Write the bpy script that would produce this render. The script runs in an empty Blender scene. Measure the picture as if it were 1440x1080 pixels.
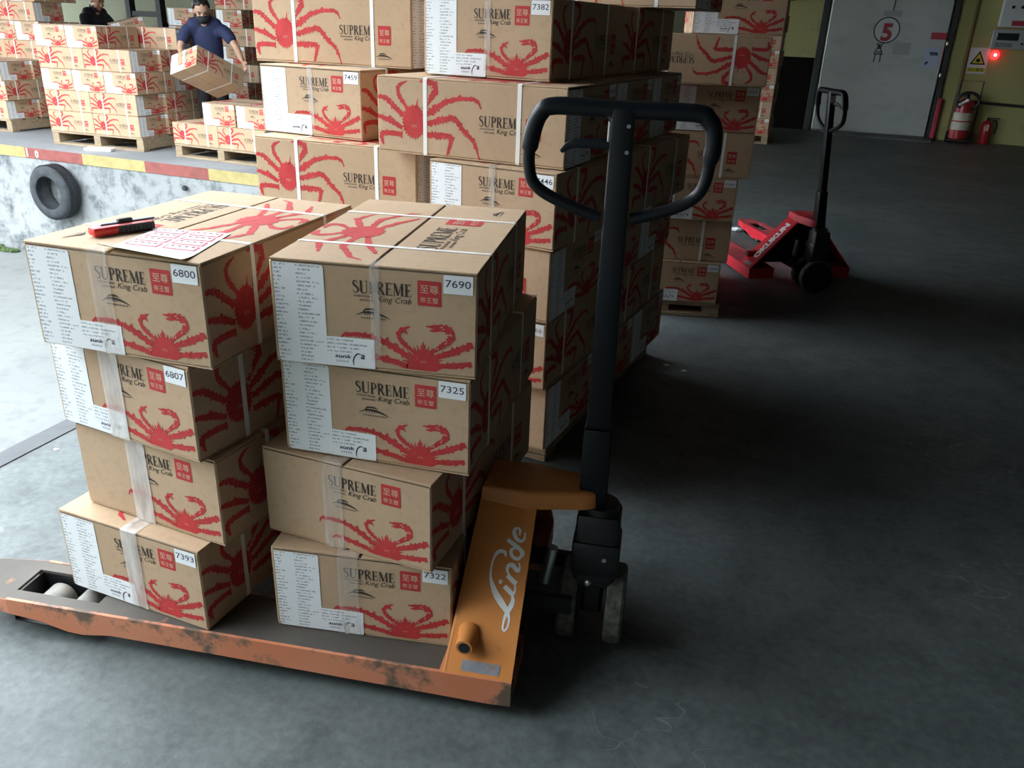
import bpy, bmesh, math, random
import numpy as np
from mathutils import Vector, Matrix, Euler

rnd = random.Random(7)
scene = bpy.context.scene
COL = scene.collection

# ------------------------------------------------------------------ camera
cam_d = bpy.data.cameras.new('camera')
cam = bpy.data.objects.new('camera', cam_d)
COL.objects.link(cam)
R_ = Vector((0.982, 0.188, 0.035)); F_ = Vector((-0.158, 0.903, -0.401)).normalized()
R_ = (R_ - F_ * R_.dot(F_)).normalized(); U_ = R_.cross(F_)
M_ = Matrix((R_, U_, -F_)).transposed().to_4x4()
M_.translation = Vector((0, 0, 1.4226))
cam.matrix_world = M_
cam_d.sensor_width = 36.0
cam_d.lens = 36.0 * 1150.8 / 1440.0
cam_d.clip_start = 0.05
scene.camera = cam

# ------------------------------------------------------------------ world, light, exposure
world = bpy.data.worlds.new('overcast_sky'); scene.world = world
world.use_nodes = True
bg = world.node_tree.nodes['Background']
bg.inputs[0].default_value = (0.84, 0.93, 1.0, 1)
bg.inputs[1].default_value = 3.6
scene.view_settings.view_transform = 'Standard'
scene.view_settings.look = 'None'
scene.view_settings.exposure = 1.6
scene.view_settings.gamma = 1.0
scene.view_settings.use_curve_mapping = False


# ------------------------------------------------------------------ materials
def new_mat(name):
    m = bpy.data.materials.new(name); m.use_nodes = True
    nt = m.node_tree
    return m, nt, nt.nodes['Principled BSDF']


def simple(name, col, rough=0.6, metal=0.0, noise=0.0, scale=20.0, bump=0.0, spec=None, detail=4.0):
    m, nt, b = new_mat(name)
    b.inputs['Base Color'].default_value = (*col, 1)
    b.inputs['Roughness'].default_value = rough
    b.inputs['Metallic'].default_value = metal
    if spec is not None: b.inputs['Specular IOR Level'].default_value = spec
    if noise or bump:
        tc = nt.nodes.new('ShaderNodeTexCoord')
        n = nt.nodes.new('ShaderNodeTexNoise')
        n.inputs['Scale'].default_value = scale; n.inputs['Detail'].default_value = detail
        nt.links.new(tc.outputs['Object'], n.inputs['Vector'])
        if noise:
            cr = nt.nodes.new('ShaderNodeValToRGB')
            cr.color_ramp.elements[0].position = 0.3; cr.color_ramp.elements[1].position = 0.7
            cr.color_ramp.elements[0].color = (*[c * (1 - noise) for c in col], 1)
            cr.color_ramp.elements[1].color = (*[min(1, c * (1 + noise)) for c in col], 1)
            nt.links.new(n.outputs['Fac'], cr.inputs['Fac'])
            nt.links.new(cr.outputs['Color'], b.inputs['Base Color'])
        if bump:
            bp = nt.nodes.new('ShaderNodeBump'); bp.inputs['Strength'].default_value = bump
            bp.inputs['Distance'].default_value = 0.01
            nt.links.new(n.outputs['Fac'], bp.inputs['Height'])
            nt.links.new(bp.outputs['Normal'], b.inputs['Normal'])
    return m


def two_noise(name, c0, c1, c2, s1, s2, p1=(0.4, 0.6), p2=(0.55, 0.7), rough=0.7, bump=0.2, stretch=(1, 1, 1), coord='Object', spec=0.5, rough2=None):
    """base colour c0 -> c1 by a broad noise, then patches of c2 by a finer noise"""
    m, nt, b = new_mat(name)
    N = nt.nodes; K = nt.links
    tc = N.new('ShaderNodeTexCoord'); mp = N.new('ShaderNodeMapping')
    mp.inputs['Scale'].default_value = stretch
    K.new(tc.outputs[coord], mp.inputs['Vector'])
    n1 = N.new('ShaderNodeTexNoise'); n1.inputs['Scale'].default_value = s1; n1.inputs['Detail'].default_value = 5
    n2 = N.new('ShaderNodeTexNoise'); n2.inputs['Scale'].default_value = s2; n2.inputs['Detail'].default_value = 7
    n2.inputs['Roughness'].default_value = 0.65
    for n in (n1, n2): K.new(mp.outputs['Vector'], n.inputs['Vector'])
    r1 = N.new('ShaderNodeValToRGB'); r2 = N.new('ShaderNodeValToRGB')
    r1.color_ramp.elements[0].position, r1.color_ramp.elements[1].position = p1
    r1.color_ramp.elements[0].color = (*c0, 1); r1.color_ramp.elements[1].color = (*c1, 1)
    r2.color_ramp.elements[0].position, r2.color_ramp.elements[1].position = p2
    mx = N.new('ShaderNodeMixRGB'); mx.inputs[2].default_value = (*c2, 1)
    K.new(n1.outputs['Fac'], r1.inputs['Fac']); K.new(n2.outputs['Fac'], r2.inputs['Fac'])
    K.new(r2.outputs['Color'], mx.inputs[0]); K.new(r1.outputs['Color'], mx.inputs[1])
    K.new(mx.outputs[0], b.inputs['Base Color'])
    b.inputs['Roughness'].default_value = rough
    b.inputs['Specular IOR Level'].default_value = spec
    if bump:
        bp = N.new('ShaderNodeBump'); bp.inputs['Strength'].default_value = bump; bp.inputs['Distance'].default_value = 0.01
        K.new(n2.outputs['Fac'], bp.inputs['Height']); K.new(bp.outputs['Normal'], b.inputs['Normal'])
    return m


M = {}
M['kraft'] = two_noise('kraft_board', (0.45, 0.31, 0.195), (0.50, 0.35, 0.225), (0.40, 0.272, 0.168), 3.5, 60, (0.35, 0.65), (0.5, 0.85), 0.75, 0.04, spec=0.3)
M['gap'] = simple('seam_shadow_board', (0.06, 0.042, 0.03), 0.9)
M['red_ink'] = two_noise('red_print', (0.40, 0.030, 0.032), (0.52, 0.042, 0.042), (0.46, 0.20, 0.13), 18, 130, (0.3, 0.7), (0.60, 0.72), 0.7, 0, spec=0.3)
M['black_ink'] = simple('black_print', (0.035, 0.028, 0.025), 0.7, spec=0.3)
M['grey_ink'] = simple('grey_print', (0.16, 0.12, 0.09), 0.7, spec=0.3)
M['seal_ink'] = simple('unprinted_board', (0.60, 0.42, 0.30), 0.75, spec=0.3)
M['strap'] = simple('white_strapping', (0.82, 0.80, 0.76), 0.35)
M['paper'] = simple('white_paper', (0.80, 0.82, 0.84), 0.55)
M['digit'] = simple('navy_digits', (0.03, 0.035, 0.07), 0.6)
M['pale_ink'] = simple('pale_grey_print', (0.45, 0.47, 0.50), 0.6)


def label_mat():
    m, nt, b = new_mat('printed_label')
    N = nt.nodes; K = nt.links
    uv = N.new('ShaderNodeUVMap'); sep = N.new('ShaderNodeSeparateXYZ'); K.new(uv.outputs[0], sep.inputs[0])

    def math_(op, a, bb=None, c=None):
        n = N.new('ShaderNodeMath'); n.operation = op
        for i, v in enumerate((a, bb, c)):
            if v is None: continue
            if isinstance(v, (int, float)): n.inputs[i].default_value = v
            else: K.new(v, n.inputs[i])
        return n.outputs[0]
    # rows of small print: 26 rows over the height
    row = math_('MULTIPLY', sep.outputs[1], 26.0)
    fr = math_('FRACT', row)
    inrow = math_('LESS_THAN', fr, 0.46)
    ri = math_('FLOOR', row)
    # letter-like noise sampled per row
    cv = N.new('ShaderNodeCombineXYZ')
    K.new(math_('MULTIPLY', sep.outputs[0], 70.0), cv.inputs[0]); K.new(math_('MULTIPLY', ri, 7.31), cv.inputs[1])
    K.new(math_('MULTIPLY', fr, 1.6), cv.inputs[2])
    n1 = N.new('ShaderNodeTexNoise'); n1.inputs['Scale'].default_value = 1.0; n1.inputs['Detail'].default_value = 1.0
    K.new(cv.outputs[0], n1.inputs['Vector'])
    let = math_('GREATER_THAN', n1.outputs['Fac'], 0.47)
    # how long each line of each column runs
    wn = N.new('ShaderNodeTexWhiteNoise'); wn.noise_dimensions = '1D'; K.new(ri, wn.inputs['W'])
    len1 = math_('MULTIPLY_ADD', wn.outputs['Value'], 0.09, 0.06)
    wn2 = N.new('ShaderNodeTexWhiteNoise'); wn2.noise_dimensions = '1D'; K.new(math_('ADD', ri, 37.0), wn2.inputs['W'])
    len2 = math_('MULTIPLY_ADD', wn2.outputs['Value'], 0.16, 0.10)
    u = sep.outputs[0]
    c1 = math_('MULTIPLY', math_('GREATER_THAN', u, 0.03), math_('LESS_THAN', u, math_('ADD', len1, 0.03)))
    c2 = math_('MULTIPLY', math_('GREATER_THAN', u, 0.27), math_('LESS_THAN', u, math_('ADD', len2, 0.27)))
    c3 = math_('MULTIPLY', math_('MULTIPLY', math_('GREATER_THAN', u, 0.55), math_('LESS_THAN', u, math_('ADD', math_('MULTIPLY', len2, 1.4), 0.62))), math_('GREATER_THAN', sep.outputs[1], 0.13))
    c12 = math_('MULTIPLY', math_('ADD', c1, c2), math_('GREATER_THAN', sep.outputs[1], 0.03))
    cols = math_('MINIMUM', math_('ADD', c12, c3), 1.0)
    ink = math_('MULTIPLY', math_('MULTIPLY', inrow, let), cols)
    mx = N.new('ShaderNodeMixRGB'); mx.inputs[1].default_value = (0.80, 0.82, 0.84, 1); mx.inputs[2].default_value = (0.36, 0.39, 0.42, 1)
    K.new(ink, mx.inputs[0]); K.new(mx.outputs[0], b.inputs['Base Color'])
    b.inputs['Roughness'].default_value = 0.5
    return m


M['label'] = label_mat()


def tape_mat(lo, hi):
    m, nt, b = new_mat('clear_packing_tape')
    N = nt.nodes; K = nt.links
    b.inputs['Base Color'].default_value = (0.75, 0.70, 0.66, 1); b.inputs['Roughness'].default_value = 0.22
    tr = N.new('ShaderNodeBsdfTransparent'); mx = N.new('ShaderNodeMixShader')
    tc = N.new('ShaderNodeTexCoord'); mp = N.new('ShaderNodeMapping'); mp.inputs['Scale'].default_value = (1, 1, 0.25)
    n = N.new('ShaderNodeTexNoise'); n.inputs['Scale'].default_value = 38; n.inputs['Detail'].default_value = 2
    K.new(tc.outputs['Object'], mp.inputs[0]); K.new(mp.outputs[0], n.inputs['Vector'])
    cr = N.new('ShaderNodeValToRGB'); cr.color_ramp.elements[0].position = 0.35; cr.color_ramp.elements[1].position = 0.7
    cr.color_ramp.elements[0].color = (lo, lo, lo, 1); cr.color_ramp.elements[1].color = (hi, hi, hi, 1)
    K.new(n.outputs['Fac'], cr.inputs[0]); K.new(cr.outputs[0], mx.inputs[0])
    K.new(tr.outputs[0], mx.inputs[1]); K.new(b.outputs[0], mx.inputs[2])
    K.new(mx.outputs[0], nt.nodes['Material Output'].inputs[0])
    return m


M['tape'] = tape_mat(0.12, 0.42)
M['tape_white'] = tape_mat(0.38, 0.75)

def floor_mat():
    m = two_noise('worn_concrete_floor', (0.080, 0.094, 0.093), (0.140, 0.155, 0.152), (0.055, 0.066, 0.066), 1.1, 7, (0.32, 0.68), (0.45, 0.75), 0.55, 0.25, spec=0.4)
    nt = m.node_tree; N = nt.nodes; K = nt.links; b = N['Principled BSDF']
    src = b.inputs['Base Color'].links[0].from_socket
    tc = N.new('ShaderNodeTexCoord')

    def noise(scale, detail, stretch, rot):
        mp = N.new('ShaderNodeMapping'); mp.inputs['Scale'].default_value = stretch; mp.inputs['Rotation'].default_value = (0, 0, rot)
        n = N.new('ShaderNodeTexNoise'); n.inputs['Scale'].default_value = scale; n.inputs['Detail'].default_value = detail
        K.new(tc.outputs['Object'], mp.inputs[0]); K.new(mp.outputs[0], n.inputs['Vector']); return n.outputs['Fac']

    def mth(op, x, y):
        n = N.new('ShaderNodeMath'); n.operation = op
        for i, v in enumerate((x, y)):
            if isinstance(v, (int, float)): n.inputs[i].default_value = v
            else: K.new(v, n.inputs[i])
        return n.outputs[0]
    # pale hairline scuffs, kept to patches
    line = mth('LESS_THAN', mth('ABSOLUTE', mth('SUBTRACT', noise(1.6, 3, (1, 2.2, 1), 0.5), 0.5), 0), 0.0022)
    line2 = mth('LESS_THAN', mth('ABSOLUTE', mth('SUBTRACT', noise(2.3, 2, (2.5, 1, 1), 1.3), 0.47), 0), 0.0018)
    patch = mth('GREATER_THAN', noise(1.1, 2, (1, 1, 1), 0), 0.56)
    speck = mth('GREATER_THAN', noise(85, 1, (1, 1, 1), 0), 0.77)
    fine = mth('MULTIPLY', mth('SUBTRACT', noise(45, 6, (1, 1, 1), 0.3), 0.5), 0.9)
    fac = mth('MULTIPLY', mth('MINIMUM', mth('ADD', mth('MULTIPLY', mth('ADD', line, line2), patch), speck), 1.0), 0.26)
    mx = N.new('ShaderNodeMixRGB'); mx.inputs[2].default_value = (0.34, 0.36, 0.36, 1)
    K.new(fac, mx.inputs[0]); K.new(src, mx.inputs[1])
    mu = N.new('ShaderNodeMixRGB'); mu.blend_type = 'MULTIPLY'; mu.inputs[0].default_value = 1.0
    cv = N.new('ShaderNodeCombineXYZ'); g1 = mth('ADD', fine, 1.0)
    for i in range(3): K.new(g1, cv.inputs[i])
    K.new(mx.outputs[0], mu.inputs[1]); K.new(cv.outputs[0], mu.inputs[2]); K.new(mu.outputs[0], b.inputs['Base Color'])
    return m


M['floor'] = floor_mat()
M['pit_floor'] = two_noise('pale_yard_concrete', (0.17, 0.178, 0.173), (0.215, 0.22, 0.212), (0.13, 0.138, 0.138), 0.8, 7, (0.3, 0.7), (0.5, 0.8), 0.85, 0.2)
M['dock_top'] = two_noise('dock_platform_concrete', (0.24, 0.25, 0.26), (0.30, 0.31, 0.32), (0.20, 0.21, 0.21), 1.0, 12, rough=0.75, bump=0.15)
M['white_wall'] = two_noise('weathered_whitewash', (0.25, 0.262, 0.265), (0.31, 0.32, 0.32), (0.105, 0.115, 0.12), 1.6, 5.5, (0.35, 0.65), (0.47, 0.66), 0.9, 0.3)
M['curb'] = simple('grey_edge_kerb', (0.075, 0.077, 0.083), 0.7, noise=0.12, scale=15)
M['band_red'] = simple('faded_red_paint', (0.24, 0.065, 0.055), 0.7, noise=0.18, scale=12)
M['band_yellow'] = simple('faded_yellow_paint', (0.36, 0.29, 0.115), 0.7, noise=0.15, scale=12)
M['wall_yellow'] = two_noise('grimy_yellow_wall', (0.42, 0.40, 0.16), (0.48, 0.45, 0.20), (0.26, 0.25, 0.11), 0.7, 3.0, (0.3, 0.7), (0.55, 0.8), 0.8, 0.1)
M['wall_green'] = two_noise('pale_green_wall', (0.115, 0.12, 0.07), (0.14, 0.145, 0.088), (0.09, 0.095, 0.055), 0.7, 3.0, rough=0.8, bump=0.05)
M['dado'] = simple('dark_painted_dado', (0.008, 0.008, 0.006), 0.95, spec=0.1, noise=0.4, scale=3)
M['interior'] = simple('interior_plaster', (0.24, 0.24, 0.21), 0.9)
M['roof'] = simple('dark_roof_sheet', (0.10, 0.103, 0.103), 0.9)
M['steel_door'] = two_noise('brushed_steel_door', (0.50, 0.54, 0.53), (0.60, 0.63, 0.62), (0.42, 0.45, 0.45), 0.6, 2.5, (0.3, 0.7), (0.5, 0.8), 0.42, 0.02, stretch=(1, 1, 2.5), spec=0.5)
M['steel_door'].node_tree.nodes['Principled BSDF'].inputs['Metallic'].default_value = 0.55
M['dark_green'] = simple('dark_green_door', (0.03, 0.045, 0.04), 0.6, noise=0.2, scale=4)
M['dark_steel'] = simple('dark_steel', (0.05, 0.055, 0.055), 0.5, 0.3)
M['black_metal'] = simple('black_enamel', (0.012, 0.013, 0.015), 0.42, noise=0.3, scale=25)
M['handle_black'] = simple('blue_black_handle_coat', (0.007, 0.009, 0.012), 0.34, spec=0.28)
M['rubber'] = simple('black_rubber', (0.016, 0.018, 0.021), 0.7, noise=0.3, scale=40, bump=0.2)
M['tyre_side'] = simple('dusty_tyre_rubber', (0.035, 0.04, 0.046), 0.75, noise=0.35, scale=14, bump=0.1)
M['wheel_poly'] = simple('scuffed_wheel_tread', (0.13, 0.127, 0.11), 0.6, noise=0.5, scale=60)
M['roller'] = simple('dusty_load_roller', (0.24, 0.23, 0.20), 0.6, noise=0.25, scale=30)
M['chrome'] = simple('bright_steel', (0.6, 0.6, 0.6), 0.3, 0.9)
M['orange'] = two_noise('worn_orange_paint', (0.60, 0.21, 0.045), (0.64, 0.25, 0.065), (0.42, 0.15, 0.05), 4, 22, (0.3, 0.7), (0.62, 0.8), 0.42, 0.05)
M['orange_worn'] = two_noise('scraped_orange_paint', (0.58, 0.19, 0.09), (0.62, 0.26, 0.15), (0.14, 0.095, 0.065), 5, 10, (0.3, 0.7), (0.50, 0.60), 0.6, 0.15)
M['fork_top'] = two_noise('rubbed_bare_fork_steel', (0.055, 0.047, 0.040), (0.105, 0.09, 0.075), (0.28, 0.12, 0.06), 4, 9, (0.35, 0.65), (0.62, 0.70), 0.7, 0.15)
M['red'] = simple('bright_red_paint', (0.62, 0.022, 0.04), 0.4, noise=0.15, scale=12)
M['red_top'] = simple('dusty_red_paint', (0.36, 0.05, 0.06), 0.6, noise=0.3, scale=8)
M['white_paint'] = simple('white_lettering', (0.80, 0.80, 0.78), 0.5)
M['plate_grey'] = two_noise('worn_rating_plate', (0.20, 0.20, 0.22), (0.27, 0.27, 0.30), (0.30, 0.16, 0.09), 30, 45, rough=0.5, bump=0)
M['wood'] = two_noise('weathered_pallet_wood', (0.30, 0.22, 0.14), (0.37, 0.28, 0.18), (0.20, 0.15, 0.10), 4, 14, rough=0.85, bump=0.2, stretch=(1, 6, 6))
M['skin'] = simple('skin', (0.52, 0.30, 0.20), 0.5, noise=0.08, scale=30)
M['hair'] = simple('black_hair', (0.010, 0.009, 0.009), 0.5)
M['navy'] = simple('navy_polo_cloth', (0.022, 0.030, 0.085), 0.85, noise=0.15, scale=60)
M['charcoal'] = simple('charcoal_shirt_cloth', (0.018, 0.022, 0.032), 0.85, noise=0.15, scale=60)
M['trouser'] = simple('dark_trouser_cloth', (0.018, 0.020, 0.026), 0.9)
M['mask'] = simple('black_mask_cloth', (0.014, 0.015, 0.019), 0.8)
M['eye'] = simple('dark_eye', (0.01, 0.008, 0.008), 0.3)
M['shoe'] = simple('black_shoe', (0.015, 0.015, 0.016), 0.6)
M['cut_red'] = simple('red_plastic', (0.65, 0.03, 0.025), 0.35)
M['cut_black'] = simple('black_grip_plastic', (0.012, 0.012, 0.013), 0.5)
M['cut_grey'] = simple('grey_blade_steel', (0.25, 0.26, 0.28), 0.35, 0.7)
M['cream_paper'] = simple('cream_sheet_margin', (0.80, 0.77, 0.60), 0.6)
M['yellow_paper'] = simple('pale_yellow_backing', (0.80, 0.74, 0.36), 0.6)
M['sign_white'] = simple('sign_white', (0.70, 0.73, 0.75), 0.5)
M['sign_yellow'] = simple('warning_yellow', (0.60, 0.56, 0.03), 0.5)
M['sign_red'] = simple('sign_red', (0.50, 0.04, 0.07), 0.5)
M['sign_blue'] = simple('notice_blue_white', (0.50, 0.55, 0.72), 0.5)
M['ext_red'] = simple('extinguisher_red', (0.40, 0.022, 0.03), 0.3)
M['ext_label'] = simple('extinguisher_label', (0.55, 0.52, 0.42), 0.5, noise=0.15, scale=25)
M['box_grey'] = simple('control_box_grey', (0.42, 0.45, 0.45), 0.5)
M['screen'] = simple('dark_display', (0.02, 0.025, 0.03), 0.2)
M['moss'] = simple('green_moss', (0.06, 0.10, 0.03), 0.95, noise=0.4, scale=30)
ml, nt_, b_ = new_mat('lit_red_lamp')
b_.inputs['Base Color'].default_value = (0.6, 0.01, 0.01, 1)
b_.inputs['Emission Color'].default_value = (1.0, 0.02, 0.02, 1); b_.inputs['Emission Strength'].default_value = 1.6
M['lamp_red'] = ml
ml, nt_, b_ = new_mat('lit_lamp_core')
b_.inputs['Emission Color'].default_value = (1.0, 0.55, 0.5, 1); b_.inputs['Emission Strength'].default_value = 4.0
M['lamp_core'] = ml


# ------------------------------------------------------------------ mesh builder
class MB:
    def __init__(self):
        self.v = []; self.f = []; self.m = []; self.uv = {}

    def add(self, vs, fs, mat=0, mtx=None):
        o = len(self.v)
        for p in vs:
            p = Vector(p)
            if mtx is not None: p = mtx @ p
            self.v.append(p[:])
        for f in fs:
            self.f.append([i + o for i in f]); self.m.append(mat)

    def box(self, x0, x1, y0, y1, z0, z1, mat=0, mtx=None):
        vs = [(x, y, z) for z in (z0, z1) for y in (y0, y1) for x in (x0, x1)]
        self.add(vs, [(0, 2, 3, 1), (4, 5, 7, 6), (0, 1, 5, 4), (1, 3, 7, 5), (3, 2, 6, 7), (2, 0, 4, 6)], mat, mtx)

    def bbox(self, x0, x1, y0, y1, z0, z1, bev=0.003, mat=0, mtx=None, seg=1):
        bm = bmesh.new(); bmesh.ops.create_cube(bm, size=1)
        for v in bm.verts:
            v.co = Vector(((x0 + x1) / 2 + v.co.x * (x1 - x0), (y0 + y1) / 2 + v.co.y * (y1 - y0), (z0 + z1) / 2 + v.co.z * (z1 - z0)))
        bmesh.ops.bevel(bm, geom=bm.edges[:], offset=bev, segments=seg, affect='EDGES', profile=0.5)
        self.bm(bm, mat, mtx)

    def bm(self, bm, mat=0, mtx=None):
        bm.verts.index_update()
        self.add([v.co.copy() for v in bm.verts], [[v.index for v in f.verts] for f in bm.faces], mat, mtx); bm.free()

    def prism(self, poly, h0, h1, mat=0, mtx=None):
        """polygon in xy extruded from z=h0 to h1"""
        n = len(poly)
        vs = [(x, y, h0) for x, y in poly] + [(x, y, h1) for x, y in poly]
        fs = [list(range(n))[::-1], list(range(n, 2 * n))] + [(i, (i + 1) % n, n + (i + 1) % n, n + i) for i in range(n)]
        self.add(vs, fs, mat, mtx)

    def tube(self, path, rad, n=10, mat=0, closed=False, cap=True, mtx=None, flat=(1, 1), up=None):
        P = [Vector(p) for p in path]; k = len(P)
        R = [float(q) for q in rad] if isinstance(rad, (list, tuple)) else [float(rad)] * k
        T = []
        for i in range(k):
            if closed: t = P[(i + 1) % k] - P[i - 1]
            else: t = P[min(i + 1, k - 1)] - P[max(i - 1, 0)]
            T.append(t.normalized())
        a = Vector(up) if up else (Vector((0, 0, 1)) if abs(T[0].z) < 0.9 else Vector((1, 0, 0)))
        vs = []
        for i in range(k):
            a = (a - T[i] * a.dot(T[i])).normalized(); b = T[i].cross(a)
            for j in range(n):
                th = 2 * math.pi * j / n
                vs.append(P[i] + R[i] * (flat[0] * math.cos(th) * a + flat[1] * math.sin(th) * b))
        fs = []
        for i in range(k if closed else k - 1):
            i2 = (i + 1) % k
            for j in range(n):
                j2 = (j + 1) % n
                fs.append((i * n + j, i * n + j2, i2 * n + j2, i2 * n + j))
        if cap and not closed:
            fs.append(list(range(n))[::-1]); fs.append([(k - 1) * n + j for j in range(n)])
        self.add(vs, fs, mat, mtx)

    def lathe(self, prof, n=24, mat=0, mtx=None, mats=None, cap=True):
        """profile [(r,z)] around z"""
        k = len(prof); vs = []
        for r, z in prof:
            for j in range(n):
                th = 2 * math.pi * j / n; vs.append((r * math.cos(th), r * math.sin(th), z))
        o = len(self.v)
        self.add(vs, [], mat, mtx)
        for i in range(k - 1):
            for j in range(n):
                j2 = (j + 1) % n
                self.f.append([o + i * n + j, o + i * n + j2, o + (i + 1) * n + j2, o + (i + 1) * n + j]); self.m.append(mats[i] if mats else mat)
        if cap:
            self.f.append([o + j for j in range(n)][::-1]); self.m.append(mats[0] if mats else mat)
            self.f.append([o + (k - 1) * n + j for j in range(n)]); self.m.append(mats[-1] if mats else mat)

    def flat(self, polys, O, U, V, off=0.0, mat=0):
        """2D polygons placed on the plane O + u*U + v*V, lifted along the normal"""
        O = Vector(O); U = Vector(U); V = Vector(V); n = U.cross(V).normalized() * off
        for p in polys:
            self.add([O + U * a + V * b + n for a, b in p], [list(range(len(p)))], mat)

    def flat_mesh(self, mesh2d, O, U, V, off=0.0, mat=0, s=1.0, at=(0, 0)):
        O = Vector(O); U = Vector(U); V = Vector(V); n = U.cross(V).normalized() * off
        vs, fs = mesh2d
        self.add([O + U * (at[0] + a * s) + V * (at[1] + b * s) + n for a, b in vs], fs, mat)

    def mesh(self, name, mats, smooth=False, uvf=None, angle=35):
        me = bpy.data.meshes.new(name)
        me.from_pydata([tuple(p) for p in self.v], [], self.f)
        for mt in (mats if isinstance(mats, (list, tuple)) else [mats]): me.materials.append(M[mt])
        me.polygons.foreach_set('material_index', self.m)
        if smooth:
            me.polygons.foreach_set('use_smooth', [True] * len(self.f))
            me.set_sharp_from_angle(angle=math.radians(angle))
        if uvf:
            uv = me.uv_layers.new(name='UVMap')
            for l in me.loops: uv.data[l.index].uv = uvf(me.vertices[l.vertex_index].co)
        me.update()
        return me

    def build(self, name, mats, parent=None, smooth=False, uvf=None, angle=35):
        return link(name, self.mesh(name, mats, smooth, uvf, angle), parent)


def link(name, me, parent=None, mtx=None):
    o = bpy.data.objects.new(name, me); COL.objects.link(o)
    if parent is not None: o.parent = parent
    if mtx is not None: o.matrix_local = mtx
    return o


def tag(o, label=None, cat=None, group=None, kind=None):
    if label: o['label'] = label
    if cat: o['category'] = cat
    if group: o['group'] = group
    if kind: o['kind'] = kind
    return o


def thing(name, label, cat, mtx=None, group=None):
    o = bpy.data.objects.new(name, None); COL.objects.link(o); o.empty_display_size = 0.1
    if mtx is not None: o.matrix_world = mtx
    return tag(o, label, cat, group)


def struct(name, mb, mats, parent=None, smooth=False, label=None):
    o = mb.build(name, mats, parent, smooth)
    if parent is None: o['kind'] = 'structure'
    if label: o['label'] = label
    return o


def TR(x, y, z=0.0, yaw=0.0):
    return Matrix.Translation((x, y, z)) @ Matrix.Rotation(yaw, 4, 'Z')


_text_cache = {}


def text2d(s, size=1.0, shear=0.0, bold=0.0, align='LEFT', space=1.0):
    """Text turned into a flat 2D mesh: ([(x,y)], faces)"""
    key = (s, size, shear, bold, align, space)
    if key in _text_cache: return _text_cache[key]
    cu = bpy.data.curves.new('t', 'FONT'); cu.body = s; cu.size = size; cu.shear = shear
    cu.offset = bold; cu.align_x = align; cu.space_character = space; cu.resolution_u = 3
    o = bpy.data.objects.new('t', cu); COL.objects.link(o)
    dg = bpy.context.evaluated_depsgraph_get(); dg.update()
    me = bpy.data.meshes.new_from_object(o.evaluated_get(dg))
    vs = [(v.co.x, v.co.y) for v in me.vertices]; fs = [list(p.vertices) for p in me.polygons]
    # keep faces facing +z
    out = []
    for f in fs:
        a = sum(vs[f[i]][0] * vs[f[(i + 1) % len(f)]][1] - vs[f[(i + 1) % len(f)]][0] * vs[f[i]][1] for i in range(len(f)))
        out.append(f if a > 0 else f[::-1])
    bpy.data.objects.remove(o); bpy.data.curves.remove(cu); bpy.data.meshes.remove(me)
    _text_cache[key] = (vs, out)
    return vs, out


def text_fit(s, w, **k):
    """2D text mesh scaled to width w, origin bottom-left"""
    vs, fs = text2d(s, **k)
    x0 = min(a for a, b in vs); x1 = max(a for a, b in vs); y0 = min(b for a, b in vs)
    q = w / (x1 - x0)
    return [((a - x0) * q, (b - y0) * q) for a, b in vs], fs


def catmull(pts, n=6, closed=False):
    P = [np.array(p, float) for p in pts]; k = len(P); out = []
    for i in range(k if closed else k - 1):
        if closed: p0, p1, p2, p3 = P[i - 1], P[i], P[(i + 1) % k], P[(i + 2) % k]
        else: p0, p1, p2, p3 = P[max(i - 1, 0)], P[i], P[i + 1], P[min(i + 2, k - 1)]
        for j in range(n):
            t = j / n
            out.append(0.5 * ((2 * p1) + (-p0 + p2) * t + (2 * p0 - 5 * p1 + 4 * p2 - p3) * t * t + (-p0 + 3 * p1 - 3 * p2 + p3) * t ** 3))
    if not closed: out.append(P[-1])
    return out


def stroke(pts, widths, jag=0.0, step=None, curve=0, rng=rnd):
    """a flat brush stroke as a list of quads; jag adds a toothed edge"""
    W = widths if isinstance(widths, (list, tuple)) else [widths] * len(pts)
    P = [np.array((a, b, w), float) for (a, b), w in zip(pts, W)]
    if curve: P = catmull(P, curve)
    if step:
        Q = [P[0]]
        for a, b in zip(P[:-1], P[1:]):
            d = np.linalg.norm((b - a)[:2]); k = max(1, int(d / step))
            for j in range(1, k + 1): Q.append(a + (b - a) * j / k)
        P = Q
    L_, R2 = [], []
    for i, p in enumerate(P):
        t = (P[min(i + 1, len(P) - 1)] - P[max(i - 1, 0)])[:2]; t = t / (np.linalg.norm(t) + 1e-9)
        nrm = np.array([-t[1], t[0]])
        l = p[2] / 2 * (1 + jag * max(-0.12, rng.uniform(-1.6, 1.0))); r = p[2] / 2 * (1 + jag * max(-0.12, rng.uniform(-1.6, 1.0)))
        L_.append(p[:2] + nrm * l); R2.append(p[:2] - nrm * r)
    return [[tuple(R2[i]), tuple(R2[i + 1]), tuple(L_[i + 1]), tuple(L_[i])] for i in range(len(P) - 1)]


def disc2d(cx, cy, rx, ry, n=20, jag=0.0, rng=rnd, rot=0):
    out = []
    for i in range(n):
        a = 2 * math.pi * i / n; q = 1 + (jag if i % 2 else -jag * 0.4) * rng.uniform(0.5, 1.2)
        out.append((cx + rx * q * math.cos(a), cy + ry * q * math.sin(a)))
    return [[(cx, cy), out[i], out[(i + 1) % n]] for i in range(n)]


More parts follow.
